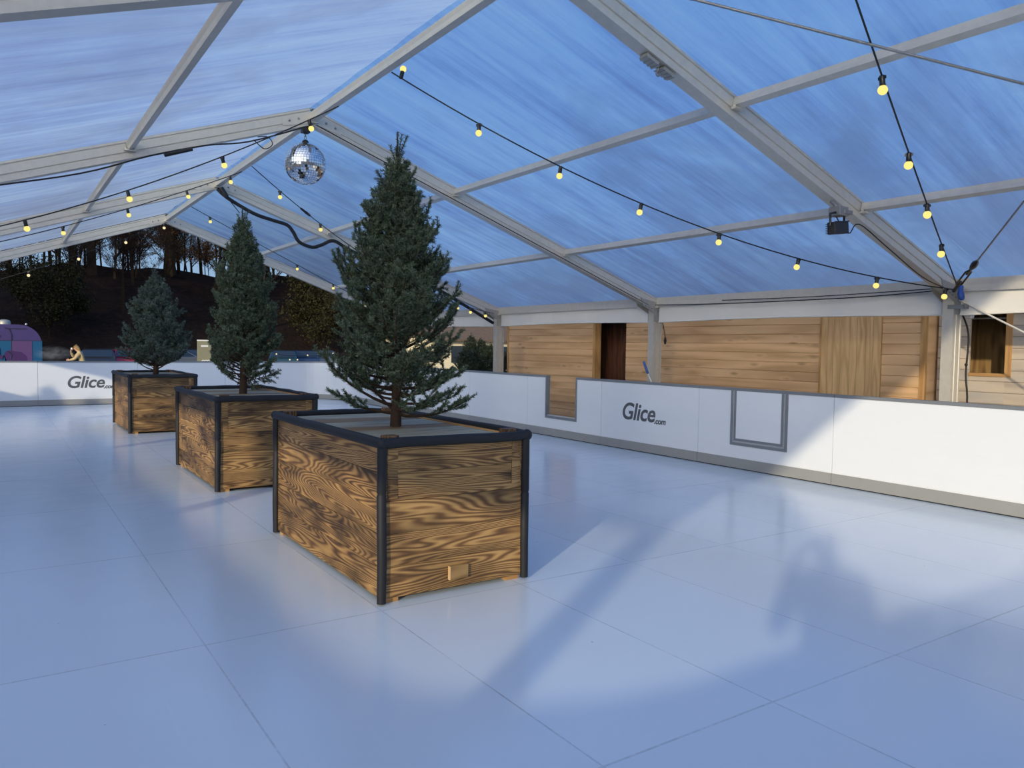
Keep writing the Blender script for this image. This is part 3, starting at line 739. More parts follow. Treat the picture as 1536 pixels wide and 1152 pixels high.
# broom leaning behind the boards
bro = thing('broom', 'broom with blue grip leaning behind the rink board by the second tent post', 'broom', (8.62, 8.3, -.03))
top = Vector((8.40, 8.83, 1.36)) - bro.location; d = top.normalized()
m = MB(); m.tube([(0, 0, .12), top * .88], .011, 8); m.build('handle', M_chrome, bro)
m = MB(); m.tube([top * .86, top * .87, top * .99, top], [.012, .019, .019, .01], 8); m.build('grip', M_blue, bro)
m = MB(); m.box((-.03, -.18, .08), (.03, .18, .13)); hd = m.build('brush_head', M_blue, bro, .005)
m = MB()
for i in range(24): m.tube([(rnd.uniform(-.025, .025), -.17 + .34 * i / 23, .08), (rnd.uniform(-.035, .035), -.175 + .35 * i / 23, .0)], .006, 5)
m.build('bristles', M_rope, hd)

# ------------------------------------------------------------------ planter crates
CW, CD, CH = 1.05, 2.08, 1.0
def crate(loc, label, seed, block=False):
    rnd.seed(seed)
    c = thing('planter_crate', label, 'planter crate', loc, 0, 'burnt wood planter crates')
    W, D = CW, CD
    rows = [.03, .225, .42, .62, .79, .945]
    def side(axis, pos, a0, a1, inward, m):
        for i in range(len(rows) - 1):
            z0, z1 = rows[i] + .0015, rows[i + 1] - .0015
            j = rnd.uniform(-.0015, .0015)
            if axis == 'y': m.box((a0, min(pos + j, pos + inward), z0), (a1, max(pos + j, pos + inward), z1), grain=0)
            else: m.box((min(pos + j, pos + inward), a0, z0), (max(pos + j, pos + inward), a1, z1), grain=1)
    m = MB(); side('y', .012, .03, W - .03, .03, m); sp0 = m.build('side_panel', M_burnt, c)
    m = MB(); side('y', D - .012, .03, W - .03, -.03, m); m.build('side_panel', M_burnt, c)
    m = MB(); side('x', .012, .03, D - .03, .03, m); m.build('side_panel', M_burnt, c)
    m = MB(); side('x', W - .012, .03, D - .03, -.03, m); m.build('side_panel', M_burnt, c)
    # corner fittings: notched inserts low and proud on the short front face
    for x0, x1, z0 in ((.045, .112, .635), (W - .112, W - .045, .655)):
        m = MB(); m.box((x0, .0075, z0), (x1, .012, .94), grain=0); m.build('corner_insert', M_burnt, c)
    for px, py in ((.045, .045), (W - .045, .045), (.045, D - .045), (W - .045, D - .045)):
        sx = 1 if px < W / 2 else -1; sy = 1 if py < D / 2 else -1
        m = MB(); x0, x1 = sorted((px + sx * .005, px + sx * .095)); y0, y1 = sorted((py + sy * .005, py + sy * .085))
        m.box((x0, y0, .02), (x1, y1, 1.012), grain=2); m.build('corner_post', M_burnt_dark, c, .004)
    # top boards, grey and brown by turns
    n = 6; mats = [M_topgrey, M_toptan, M_topgrey, M_toptan, M_topgrey, M_toptan]
    ys_ = [.05, .44, .80, 1.02, 1.40, 1.70, D - .05]
    for i in range(n):
        m = MB(); m.box((.05, ys_[i] + .003, .925), (W - .05, ys_[i + 1] - .003, .962), grain=0); m.build('top_board', [M_topgrey, M_topgrey, M_toptan, M_topgrey, M_toptan, M_topgrey][i], c)
    m = MB()
    m.box((W - .05, .05, .92), (W - .032, D - .05, .972), grain=1); m.build('top_batten', M_trimwood, c)
    # black foam tubes on the edges
    r = .029
    for (p0, p1) in (((0, .0, 0), (0, 0, 1)), ((W, 0, 0), (W, 0, 1)), ((0, D, 0), (0, D, 1)), ((W, D, 0), (W, D, 1))):
        x, y = p0[0], p0[1]
        ox = .006 if x == 0 else -.006; oy = .006 if y == 0 else -.006
        k = rnd.uniform(.5, .7)
        zs = [.012, .25, k - .01, k, k + .012, .8, .975]
        m = MB(); m.tube([(x + ox + rnd.uniform(-.003, .003), y + oy + rnd.uniform(-.003, .003), z) for z in zs], [r * .95, r, r, r * .8, r, r, r * 1.05], 12); m.build('edge_padding', M_pad, c)
    def toptube(a, b_, ax):
        n_ = 9; pts = []; rs = []
        for i in range(n_ + 1):
            q = i / n_
            p_ = Vector(a).lerp(Vector(b_), q) + Vector((0, 0, rnd.uniform(-.004, .004) ))
            pts.append(p_); rs.append(r * 1.12 * (1.12 if i in (0, n_) else 1))
        m = MB(); m.tube(smooth(pts, 3), [r * 1.1] * (3 * n_ + 1), 12); m.sphere(pts[0], r * 1.22, 10, 8); m.sphere(pts[-1], r * 1.22, 10, 8)
        m.build('edge_padding', M_pad, c)
    zt = .972
    toptube((.0, .0, zt), (W, .0, zt), 0); toptube((0, D, zt), (W, D, zt), 0); toptube((0, 0, zt), (0, D, zt), 1); toptube((W, 0, zt), (W, D, zt), 1)
    for px, py in ((.03, .03), (W - .13, .03), (.03, D - .1), (W - .13, D - .1)):
        m = MB(); m.box((px, py, 0), (px + .1, py + .07, .03), grain=0); m.build('foot', M_trimwood, c)
    if block:
        m = MB(); m.box((.47, -.012, .085), (.60, .008, .17), grain=0); m.build('patch_block', M_toptan, c)
        m = MB(); m.box((.462, -.0135, .085), (.47, .006, .17), grain=2); m.build('patch_edge', M_cabin_plain, c)
    return c
crate((1.890, 4.188, 0), 'nearest burnt wood planter crate, small patch block low on its front', 11, True)
crate((1.890, 8.262, 0), 'middle burnt wood planter crate with a cut fir branch lying on it', 23)
crate((1.850, 14.20, 0), 'farthest burnt wood planter crate, smallest of the three in the photo', 37)

# ------------------------------------------------------------------ fir trees
def fir_mesh(seed, base, top, prof, nprim, dens, nw, bare=.07, nl=.022, droop=0.0, asym=0.0):
    """base/top heights; prof: list (z, radius). returns needle triangles and branch tube segments"""
    g = np.random.RandomState(seed)
    pz = np.array([p[0] for p in prof]); pr = np.array([p[1] for p in prof])
    shoots = []; tubes = []
    H = top - base
    zs = base + bare * H + (H * (.87 - bare)) * (np.linspace(0, 1, nprim) ** .95)
    ga = 0
    for i, z in enumerate(zs):
        ga += 2.399 + g.normal(0, .35); az = ga
        q = (z - base) / H
        el = math.radians(np.interp(q, [0, .15, .5, .85, 1], [26, 26, 38, 54, 68]) + g.normal(0, 6))
        rs_ = np.linspace(.02, .75, 60); ok = rs_ <= np.interp(z + rs_ * math.tan(el), pz, pr)
        reach = (rs_[ok].max() if ok.any() else .03) * (.80 + .36 * g.rand())
        L = max(.06, reach / math.cos(min(el, 1.15)))
        dirh = np.array([math.cos(az), math.sin(az), 0])
        K = 7; pts = [np.array([0, 0, z - (.10 * L if q < .3 else 0)])]
        e = el - .25 + (-droop if q < .25 else 0)
        for k in range(K):
            e2 = e + .10 * k
            d = dirh * math.cos(e2) + np.array([0, 0, math.sin(e2)]) + g.normal(0, .05, 3)
            pts.append(pts[-1] + d / np.linalg.norm(d) * L / K)
        r0 = .004 + .012 * L
        for k in range(K):
            tubes.append([*pts[k], *pts[k + 1], r0 * (1 - k / K) + .002, r0 * (1 - (k + 1) / K) + .002])
            if k / K > (.42 if q < .2 else .2): shoots.append((pts[k], pts[k + 1], 1.0))
        axis = pts[-1] - pts[0]; axis /= np.linalg.norm(axis)
        sp = .072; n2 = int(L / sp)
        for j in range(1, n2 + 1):
            t = j / (n2 + .3)
            if t < (.38 if q < .2 else .16): continue
            f = t * K; k0 = min(int(f), K - 1); p = pts[k0] + (pts[k0 + 1] - pts[k0]) * (f - k0)
            ax = pts[k0 + 1] - pts[k0]; ax /= np.linalg.norm(ax)
            side = np.cross(ax, [0, 0, 1]); side /= np.linalg.norm(side) + 1e-6; upv = np.cross(side, ax)
            for sg in ((-1, 1) if g.rand() > .25 else ((1,) if j % 2 else (-1,))):
                l2 = (.32 * L * (1 - t) + .095) * (.7 + .5 * g.rand()); l2 = min(l2, .26)
                dv = ax * .72 + side * sg * (.62 + .2 * g.rand()) + upv * g.normal(.22, .22); dv /= np.linalg.norm(dv)
                m1 = p + dv * l2 * .5; dv2 = dv + ax * .22 + np.array([0, 0, .14]); dv2 /= np.linalg.norm(dv2); m2 = m1 + dv2 * l2 * .5
                shoots.append((p, m1, .9)); shoots.append((m1, m2, .9))
                tubes.append([*p, *m1, .0028, .0022]); tubes.append([*m1, *m2, .0022, .0015])
                if l2 > .1:
                    for u_q in ((.5, 1), (.68, -1)):
                        pp = p + dv * l2 * u_q[0]; s3 = np.cross(dv, upv); d3 = dv * .7 + s3 * .6 * u_q[1] + upv * g.normal(.12, .2); d3 /= np.linalg.norm(d3)
                        l3 = l2 * (.34 + .2 * g.rand()); shoots.append((pp, pp + d3 * l3, .85)); tubes.append([*pp, *(pp + d3 * l3), .0018, .0012])
    # leader with side shoots
    shoots.append((np.array([0, 0, top - .16 * H]), np.array([0, 0, top - .01]), .75))
    for k in range(6):
        a = k * 1.05 + g.rand(); zz = top - H * .13 + .012 * k
        d = np.array([math.cos(a) * .36, math.sin(a) * .36, 1]); d /= np.linalg.norm(d); l = H * (.055 + .05 * g.rand())
        q0 = np.array([0, 0, zz]); shoots.append((q0, q0 + d * l, .95)); tubes.append([*q0, *(q0 + d * l), .004, .002])
    a = np.array([s[0] for s in shoots]); b_ = np.array([s[1] for s in shoots]); sc = np.array([s[2] for s in shoots])
    ln = np.linalg.norm(b_ - a, axis=1); cnt = np.maximum(2, (ln * dens).astype(int))
    ii = np.repeat(np.arange(len(a)), cnt); N = len(ii)
    t = g.rand(N)[:, None]; ax = ((b_ - a) / ln[:, None])[ii]; p = a[ii] + (b_ - a)[ii] * t
    rv = g.normal(0, 1, (N, 3)); rv[:, 2] += .55; rv -= ax * (rv * ax).sum(1, keepdims=True); rv /= np.linalg.norm(rv, axis=1, keepdims=True) + 1e-9
    d = ax * .55 + rv * .85; d /= np.linalg.norm(d, axis=1, keepdims=True)
    L_ = (nl * (.75 + .5 * g.rand(N)) * sc[ii])[:, None]
    w_ = np.cross(d, rv + g.normal(0, .5, (N, 3))); w_ /= np.linalg.norm(w_, axis=1, keepdims=True) + 1e-9; w_ *= nw / 2
    V = np.stack([p + w_, p - w_, p + d * L_ - w_ * .55, p + d * L_ + w_ * .55], 1).reshape(-1, 3)
    return V, np.array(tubes)
def fir(loc, label, seed, base, top, prof, nprim, dens, nw, mat, rz=0, tr=.045, **kw):
    o = thing('fir_tree', label, 'fir tree', loc, rz, 'fir trees')
    V, tb = fir_mesh(seed, base, top, prof, nprim, dens, nw, **kw)
    np_mesh('needles', V, 4, mat, o)
    np_mesh('branches', np_tubes(tb, 4), 4, M_bark, o)
    m = MB(); H = top - base
    m.tube([(0, 0, base), (.006, 0, base + H * .12), (0, .006, base + H * .5), (-.004, 0, base + H * .85), (0, 0, top)], [tr, tr * .85, tr * .6, tr * .25, .004], 10)
    m.build('trunk', M_bark, o)
    return o
P1 = [(1.0, .36), (1.3, .56), (1.42, .48), (1.75, .45), (2.1, .41), (2.4, .31), (2.65, .18), (2.84, .05), (3.1, .01)]
fir((2.44, 5.16, 0), 'tallest fir tree in the photo, standing in the nearest crate', 5, .955, 3.10, P1, 150, 1000, .0036, M_needle, tr=.042, droop=.12)
P2 = [(1.0, .25), (1.35, .36), (1.55, .42), (1.9, .38), (2.3, .31), (2.6, .20), (2.82, .08), (3.15, .01)]
fir((2.41, 9.25, 0), 'slender fir tree standing in the middle crate', 15, .955, 3.13, P2, 140, 520, .0058, M_needle, tr=.046, nl=.027)
P3 = [(1.0, .34), (1.3, .52), (1.5, .60), (1.9, .50), (2.2, .37), (2.5, .20), (2.72, .06), (2.86, .01)]
fir((2.40, 15.1, 0), 'broad fir tree standing in the farthest crate', 25, .955, 2.86, P3, 130, 360, .0080, M_needle_blue, tr=.05, nl=.032)
# cut branch and offcut on the middle crate
cb = thing('fir_branch', 'cut fir branch lying on the far side of the middle crate', 'fir branch', (2.78, 10.02, .965), .35)
g = np.random.RandomState(3)
V, tb = fir_mesh(77, 0, .62, [(0, .10), (.3, .13), (.62, .03)], 26, 380, .005, nl=.026)
Rt = np.array(Matrix.Rotation(math.radians(78), 3, 'Y')); sh = np.array([-.28, 0, .075])
np_mesh('needles', V @ Rt.T + sh, 4, M_needle, cb); T = np_tubes(tb, 4); np_mesh('twigs', T @ Rt.T + sh, 4, M_bark, cb)
m = MB(); m.tube([Vector(Rt @ np.array([0, 0, q])) + Vector(sh) for q in (0, .3, .62)], [.009, .006, .002], 6); m.build('stem', M_bark, cb)

# firs and greenery outside the tent
PF = [(0.1, .85), (.5, .9), (1.0, .72), (1.6, .45), (2.1, .2), (2.4, .03)]
ofir = fir((15.5, 26, GZ), 'dark fir tree outside with its tip above the rest, between nearest fir and third post', 41, .05, 2.42, PF, 80, 110, .015, M_needle_shaded, nl=.05, tr=.05)
for lx, ly, rz, sc, lab in ((14.85, 25.2, 1, .82, 'dark fir tree outside tucked against the nearest fir foliage'), (15.8, 25.0, 2, .86, 'dark fir tree outside directly left of the third tent post'), (16.85, 25.9, 3, .8, 'dark fir tree outside between third tent post and cabin'), (17.2, 28.0, 4, .95, 'dark fir tree outside behind the pair left of the third post')):
    o = copy_tree(ofir); o.location = (lx, ly, GZ); o.rotation_euler = (0, 0, rz); o.scale = (sc * 1.15, sc * 1.15, sc); tag(o, lab)
for lx, ly, sc, lab in ((-4.0, 17.8, .95, 'small fir outside the open side, first of two casting shadows on the far board'), (-4.4, 16.9, .98, 'small fir outside the open side, second of two casting shadows on the far board')):
    o = copy_tree(ofir); o.location = (lx, ly, GZ); o.scale = (sc * .7, sc * .7, sc); tag(o, lab)

# ------------------------------------------------------------------ cabins
def planks(m, X, y0, y1, z0, z1, step, zo=0, th=.03):
    """horizontal shiplap boards facing -x"""
    k0 = math.floor((z0 - zo) / step)
    k = k0
    while zo + k * step < z1 - 1e-4:
        a = max(z0, zo + k * step); c = min(z1, zo + (k + 1) * step)
        uo = (rnd.uniform(0, 60), rnd.uniform(0, 60))
        b_ = .006
        ys_ = (y0, y1)
        prof_ = [(X + th, a), (X + .016, a), (X + .016, a + .0035), (X + .007, a + .0036), (X, a + .011), (X, c - .008), (X + .008, c), (X + th, c)]
        for i in range(len(prof_) - 1):
            (xa, za), (xb, zb) = prof_[i], prof_[i + 1]
            m.face([(xa, y1, za), (xa, y0, za), (xb, y0, zb), (xb, y1, zb)], [(y1 + uo[0], za + uo[1]), (y0 + uo[0], za + uo[1]), (y0 + uo[0], zb + uo[1]), (y1 + uo[0], zb + uo[1])])
        for yy, s_ in ((y0, 1), (y1, -1)):
            pts = [(q[0], yy, q[1]) for q in prof_]; m.face(pts if s_ > 0 else pts[::-1])
        k += 1
cab = thing('cabin', 'new pale wooden cabin with dark doorway and vertical-board hatch behind the boards', 'cabin', (10.6, 5.6, GZ))
OFF = Vector((10.6, 5.6, GZ))
def fin(mb, name, mat, par, off=OFF, bevel=0):
    mb.v = [tuple(Vector(v) - off) for v in mb.v]; return mb.build(name, mat, par, bevel)
X = 10.6; ZB, ZTP = GZ, 2.35
m = MB(); planks(m, X, 12.66, 15.96, ZB, ZTP, .15, -.28); planks(m, X, 7.22, 11.66, ZB, ZTP, .15, -.28); planks(m, X, 5.68, 6.24, ZB, ZTP, .15, -.28); planks(m, X, 6.24, 7.22, 2.10, ZTP, .15, -.28)
planks(m, X, 11.66, 12.66, 2.24, ZTP, .15, -.28)
wl = fin(m, 'front_wall', M_cabin, cab)
m = MB(); m.box((X + .03, 15.92, ZB), (13.2, 15.96, ZTP)); m.box((X + .03, 5.6, ZB), (13.2, 5.64, ZTP)); m.box((13.16, 5.64, ZB), (13.2, 15.92, ZTP)); fin(m, 'side_wall', M_cabin, cab)
m = MB(); m.box((X - .02, 12.60, ZB), (X + .14, 12.68, 2.24), grain=2); m.box((X + .03, 11.60, ZB), (X + .14, 11.66, 2.24), grain=2); fin(m, 'door_frame', M_trimwood, cab)
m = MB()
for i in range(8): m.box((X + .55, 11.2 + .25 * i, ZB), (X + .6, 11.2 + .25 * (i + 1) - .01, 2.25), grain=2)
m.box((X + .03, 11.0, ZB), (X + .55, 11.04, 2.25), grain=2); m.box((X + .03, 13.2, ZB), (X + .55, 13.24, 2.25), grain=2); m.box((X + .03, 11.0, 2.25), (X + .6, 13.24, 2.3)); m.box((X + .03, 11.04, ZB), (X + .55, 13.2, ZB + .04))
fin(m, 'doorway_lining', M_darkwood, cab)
ht = MB()
yy = 6.25
for i, wv in enumerate((.12, .11, .14, .11, .15, .12, .105, .105)):
    ht.box((X - .022, yy, ZB), (X + .02, yy + wv - .004, 2.095), grain=2); yy += wv
hto = fin(ht, 'hatch', M_cabin_plain, cab)
m = MB(); m.box((X - .03, 7.205, ZB), (X + .02, 7.235, 2.1), grain=2); m.box((X - .026, 6.25, 2.095), (X + .01, 7.2, 2.11), grain=1); fin(m, 'hatch_trim', M_trimwood, cab)
m = MB(); m.box((X - .02, 5.6, ZB), (X + .03, 5.68, ZTP), grain=2); fin(m, 'corner_trim', M_trimwood, cab)
m = MB(); m.box((X - .02, 15.93, ZB), (X + .03, 15.98, ZTP), grain=2); fin(m, 'corner_trim', M_trimwood, cab)
m = MB(); m.box((X - .2, 5.45, ZTP), (13.4, 16.1, ZTP + .08), grain=1); fin(m, 'roof', M_cabin_old, cab)

cab2 = thing('cabin', 'weathered grey wooden cabin with a small open window at the right edge', 'cabin', (10.82, 1.2, GZ)); OFF2 = Vector((10.82, 1.2, GZ))
X2 = 10.82
W0, W1, WZ0, WZ1 = 4.70, 5.14, 1.30, 2.12
m = MB(); planks(m, X2, W1, 5.56, ZB, ZTP, .146, -.27); planks(m, X2, 1.2, W0, ZB, ZTP, .146, -.27); planks(m, X2, W0, W1, ZB, WZ0, .146, -.27); planks(m, X2, W0, W1, WZ1, ZTP, .146, -.27)
fin(m, 'front_wall', M_cabin_old, cab2, OFF2)
m = MB(); m.box((X2 + .03, 5.5, ZB), (13.2, 5.56, ZTP)); m.box((X2 + .03, 1.2, ZB), (13.2, 1.26, ZTP)); m.box((13.1, 1.26, ZB), (13.2, 5.5, ZTP)); fin(m, 'side_wall', M_cabin_old, cab2, OFF2)
m = MB(); m.box((X2 - .015, W0 - .075, WZ0 - .04), (X2 + .1, W0, WZ1), grain=2); m.box((X2 - .02, W0, WZ0 - .04), (X2 + .12, W1, WZ0), grain=1); fin(m, 'window_frame', M_trimwood, cab2, OFF2)
m = MB(); m.box((X2 + .7, 4.0, ZB), (X2 + .74, 5.5, ZTP), grain=2); fin(m, 'inner_wall', M_toptan, cab2, OFF2)
m = MB(); m.tube([(X2 + .25, W0 - .1, 2.03), (X2 + .25, W1 + .1, 2.03)], .012, 6); fin(m, 'window_rail', M_rope, cab2, OFF2)
m = MB(); m.box((X2 - .2, 1.0, ZTP), (13.4, 5.58, ZTP + .08), grain=1); fin(m, 'roof', M_cabin_old, cab2, OFF2)

# building beyond the far corner
M_cream = simple('cream_render', (.78, .68, .46), .8, 0, .3, .06, 1)
M_rooft = simple('brown_roof_tiles', (.15, .105, .075), .85, 0, .2, .3, 6, .4)
M_dkglass = simple('dark_glass', (.02, .025, .03), .1, 0, .8)
bl = thing('house', 'cream building with brown roof beyond the firs, left of the cabin', 'building', (26, 43, GZ))
m = MB(); m.box((-5, -3, 0), (9, 3, 2.35)); m.build('wall', M_cream, bl)
m = MB()
for yy, zz, y2, z2 in ((-3.4, 2.3, 0, 4.1), (3.4, 2.3, 0, 4.1)):
    m.face([(-5.3, yy, zz), (9.3, yy, zz), (9.3, y2, z2), (-5.3, y2, z2)]); m.face([(-5.3, yy, zz - .12), (9.3, yy, zz - .12), (9.3, yy, zz), (-5.3, yy, zz)])
m.face([(-5, -3, 2.35), (-5, 3, 2.35), (-5, 0, 4.0)]); m.face([(9, -3, 2.35), (9, 3, 2.35), (9, 0, 4.0)])
m.build('roof', M_rooft, bl)
for xx in (-3.5, 0, 3.5):
    m = MB(); m.box((xx, -3.03, .9), (xx + .9, -2.97, 1.9)); m.build('window', M_dkglass, bl)
ft = thing('bar_fence', 'dark metal railing between the third tent post and the cabin', 'railing', (16.62, 25.2, GZ))
m = MB(); m.bar((-.4, 0, 1.55), (.4, 0, 1.55), .03, .03); m.bar((-.4, 0, .2), (.4, 0, .2), .03, .03); m.build('rails', M_black, ft)
m = MB()
for i in range(8): m.tube([(-.39 + .11 * i, 0, 0), (-.39 + .11 * i, 0, 1.7)], .012, 6)
m.build('uprights', M_black, ft)

# ------------------------------------------------------------------ beyond the far boards
M_tblue = simple('trailer_blue', (.006, .085, .20), .35); M_tpurple = simple('trailer_purple', (.055, .038, .15), .35); M_tpink = simple('trailer_violet', (.10, .05, .16), .35)
M_mural = simple('mural_purple', (.05, .015, .10), .5); M_mural_dk = simple('mural_dark', (.02, .02, .06), .5)
tr = thing('food_trailer', 'blue and purple food trailer with an elephant mural at the left edge', 'trailer', (-1.6, 40, GZ))
# profile in x-z (end view towards the camera): rounded corners, length along x
def rr_poly(x0, x1, z0, z1, r, n=8):
    out = [(x0, z0), (x1, z0)]
    for i in range(n + 1): a = PI / 2 * i / n; out.append((x1 - r + r * math.cos(a), z1 - r + r * math.sin(a)))
    for i in range(n + 1): a = PI / 2 + PI / 2 * i / n; out.append((x0 + r + r * math.cos(a), z1 - r + r * math.sin(a)))
    return out
pl = rr_poly(-3.2, 3.32, .45, 2.56, .85)
def yext(poly, y0, y1, m):
    m.face([(x, y0, z) for x, z in poly]); m.face([(x, y1, z) for x, z in poly][::-1])
    for i in range(len(poly)):
        a, c = poly[i], poly[(i + 1) % len(poly)]; m.face([(a[0], y0, a[1]), (a[0], y1, a[1]), (c[0], y1, c[1]), (c[0], y0, c[1])])
m = MB(); yext(pl, 0, 2.1, m); m.build('body', M_tpurple, tr)
m = MB(); m.box((-3.21, -.012, .45), (3.33, 2.11, 1.86)); m.build('lower_skirt', M_tblue, tr)
m = MB(); m.box((-3.215, -.018, 1.84), (3.335, 2.112, 1.875)); m.build('trim_line', M_mural_dk, tr)
m = MB(); m.box((2.2, -.03, .6), (2.95, -.012, 1.84)); dr = m.build('serving_door', M_tpink, tr)
m = MB(); m.tube([(2.18, -.03, .6), (2.19, -.03, 2.1), (2.1, -.03, 2.38), (1.95, -.03, 2.42)], .014, 5); m.box((2.0, -.025, 2.36), (2.75, -.005, 2.40)); m.build('door_seam', M_mural_dk, tr)
m = MB()   # generic elephant silhouette with raised trunk
el = [(2.0, .62), (2.0, 1.02), (1.93, 1.2), (1.78, 1.22), (1.72, 1.3), (1.77, 1.52), (1.70, 1.56), (1.64, 1.34), (1.66, 1.14), (1.84, 1.02), (1.95, 1.36), (2.1, 1.44), (2.3, 1.40), (2.55, 1.36), (2.74, 1.18), (2.8, .9), (2.8, .62), (2.62, .62), (2.6, .84), (2.3, .82), (2.28, .62)]
bm = bmesh.new(); vs = [bm.verts.new((x, -.036, z)) for x, z in el]; f = bm.faces.new(vs); bmesh.ops.triangulate(bm, faces=[f]); ex = bmesh.ops.extrude_face_region(bm, geom=bm.faces[:]); bmesh.ops.translate(bm, vec=(0, .008, 0), verts=[q for q in ex['geom'] if isinstance(q, bmesh.types.BMVert)])
me = bpy.data.meshes.new('mural'); bm.to_mesh(me); bm.free(); me.materials.append(M_mural); mo = bpy.data.objects.new('mural', me); C.objects.link(mo); mo.parent = tr
m = MB(); m.tube([(1.66, -.03, 1.56), (1.70, -.03, 1.8), (1.66, -.03, 2.02)], .02, 5); m.sphere((1.64, -.03, 2.06), .09, 8, 6)
for r0 in (.12, .2): m.tube([(.55 + r0 * math.cos(a), -.02, 1.15 + r0 * math.sin(a)) for a in [2 * PI * i / 16 for i in range(17)]], .018, 5)
m.tube([(2.05, -.04, 1.38), (2.2, -.04, 1.25), (2.14, -.04, 1.05)], .02, 5)
m.build('mural_lines', M_mural_dk, tr)
m = MB(); m.lathe([(.24, 2.5), (.24, 2.66), (.2, 2.74), (.1, 2.77), (.001, 2.775)], (1.95, .5, 0), 14); m.build('roof_vent', M_alu_dull, tr)
m = MB(); m.sphere((2.75, .2, 2.58), .05, 8, 6); m.build('marker_lamp', M_chrome, tr)
m = MB()
for xx in (-.8, .4): m.lathe([(.33, -.1), (.33, .1)], (xx, .1, .33), 16, Matrix.Rotation(PI / 2, 3, 'X')); m.lathe([(.001, -.1), (.33, -.1)], (xx, .1, .33), 16, Matrix.Rotation(PI / 2, 3, 'X')); m.lathe([(.001, .1), (.33, .1)], (xx, .1, .33), 16, Matrix.Rotation(PI / 2, 3, 'X'))
m.build('wheels', M_black, tr)

# cars
def paint(name, col): return simple(name, col, .22, .2, .7, .03, 2)
def car(loc, rz, mat, label):
    c = thing('car', label, 'car', loc, rz, 'parked cars beyond the far boards')
    W = .88
    prof_ = [(-2.1, .35), (-2.15, .75), (-2.0, .95), (-1.35, 1.0), (-.75, 1.42), (.55, 1.47), (1.35, 1.05), (2.05, .9), (2.15, .6), (2.1, .35)]
    cr_ = [(-.4, .99), (-1.35, 1.0)]
    m = MB(); n = len(prof_)
    wid = lambda z: W - max(0, z - .95) * .32
    for s_ in (-1, 1):
        pts = [(x, s_ * wid(z), z) for x, z in prof_]; m.face(pts if s_ < 0 else pts[::-1])
    for i in range(n):
        a, b_ = prof_[i], prof_[(i + 1) % n]
        m.face([(a[0], -wid(a[1]), a[1]), (a[0], wid(a[1]), a[1]), (b_[0], wid(b_[1]), b_[1]), (b_[0], -wid(b_[1]), b_[1])])
    m.build('body', mat, c, .04)
    m = MB()
    def qd(pts): m.face(pts)
    qd([(-1.31, -.72, 1.045), (-1.31, .72, 1.045), (-.80, .66, 1.405), (-.80, -.66, 1.405)][::-1])
    qd([(1.29, -.72, 1.10), (1.29, .72, 1.10), (.62, .66, 1.455), (.62, -.66, 1.455)])
    m.v = [(x + (-.012 if x < 0 else .012), y, z + .012) for x, y, z in m.v]
    for s_ in (-1, 1):
        q = [(-1.1, s_ * (wid(1.03) + .006), 1.03), (1.1, s_ * (wid(1.06) + .006), 1.06), (.55, s_ * (wid(1.4) + .008), 1.4), (-.7, s_ * (wid(1.37) + .008), 1.37)]
        m.face(q if s_ < 0 else q[::-1])
    m.build('windows', M_dkglass, c)
    for xx in (-1.35, 1.35):
        for s_ in (-1, 1):
            m = MB(); Mx = Matrix.Rotation(PI / 2, 3, 'X'); o_w = (xx, s_ * .82, .33)
            m.lathe([(.001, -.1), (.3, -.1), (.33, -.07), (.33, .07), (.3, .1), (.001, .1)], o_w, 16, Mx); m.build('wheel', M_black, c)
    return c
cp = {}
for nm, col in (('paint_grey', (.035, .038, .042)), ('paint_black', (.012, .013, .016)), ('paint_red', (.28, .012, .03)), ('paint_silver', (.13, .15, .17)), ('paint_navy', (.02, .04, .10)), ('paint_teal', (.02, .06, .08))): cp[nm[6:]] = paint(nm, col)
first = None
for x, y, rz, pc, lab in ((4.72, 48, 1.45, 'grey', 'grey parked car right of the person in a pale jacket'), (5.75, 54, 1.5, 'black', 'black parked car between the grey one and the red one'), (6.35, 49, 1.52, 'red', 'red parked car beside the farthest fir'),
                          (8.55, 49, .35, 'silver', 'silver parked car between the farthest and middle firs'), (11.0, 53, 1.4, 'black', 'black parked car left of the post box sign, behind the silver one'),
                          (15.6, 50, 1.25, 'teal', 'dark green parked car right of the middle fir, first of the angled row'), (17.4, 51, 1.25, 'navy', 'navy parked car in the middle of the angled row'), (19.0, 52, 1.25, 'silver', 'silver parked car at the right end of the angled row')):
    if first is None: first = car((x, y, GZ - .02), rz, cp[pc], lab); c = first
    else:
        c = copy_tree(first); c.location = (x, y, GZ - .02); c.rotation_euler = (0, 0, rz); tag(c, lab)
        for ch in c.children:
            if ch.name.startswith('body'): ch.data = ch.data.copy(); ch.data.materials[0] = cp[pc]

# sign board between the firs
sg = thing('sign_board', 'beige sign board with white symbol seen left of the middle fir', 'sign', (8.35, 39.5, GZ))
M_sign = simple('beige_sign', (.25, .24, .15), .6); M_white = simple('white_paint', (.8, .8, .76), .5)
m = MB(); m.box((-.22, -.03, .45), (.42, .03, 2.0)); m.build('board', M_sign, sg, .01)
m = MB(); m.box((-.225, -.035, 1.96), (.425, .035, 2.02)); m.build('cap', M_white, sg)
m = MB(); m.tube([(-.1, 0, 0), (-.1, 0, .5)], .04, 8); m.tube([(.3, 0, 0), (.3, 0, .5)], .04, 8); m.build('legs', M_rail, sg)
m = MB()
for cx in (.05, .17, .29):
    m.tube([(cx + .075 * math.cos(a), -.034, .93 + .1 * math.sin(a)) for a in [2 * PI * i / 12 for i in range(13)]], .022, 6)
m.box((-.05, -.034, 1.68), (.28, -.03, 1.76)); m.build('symbol', M_white, sg)

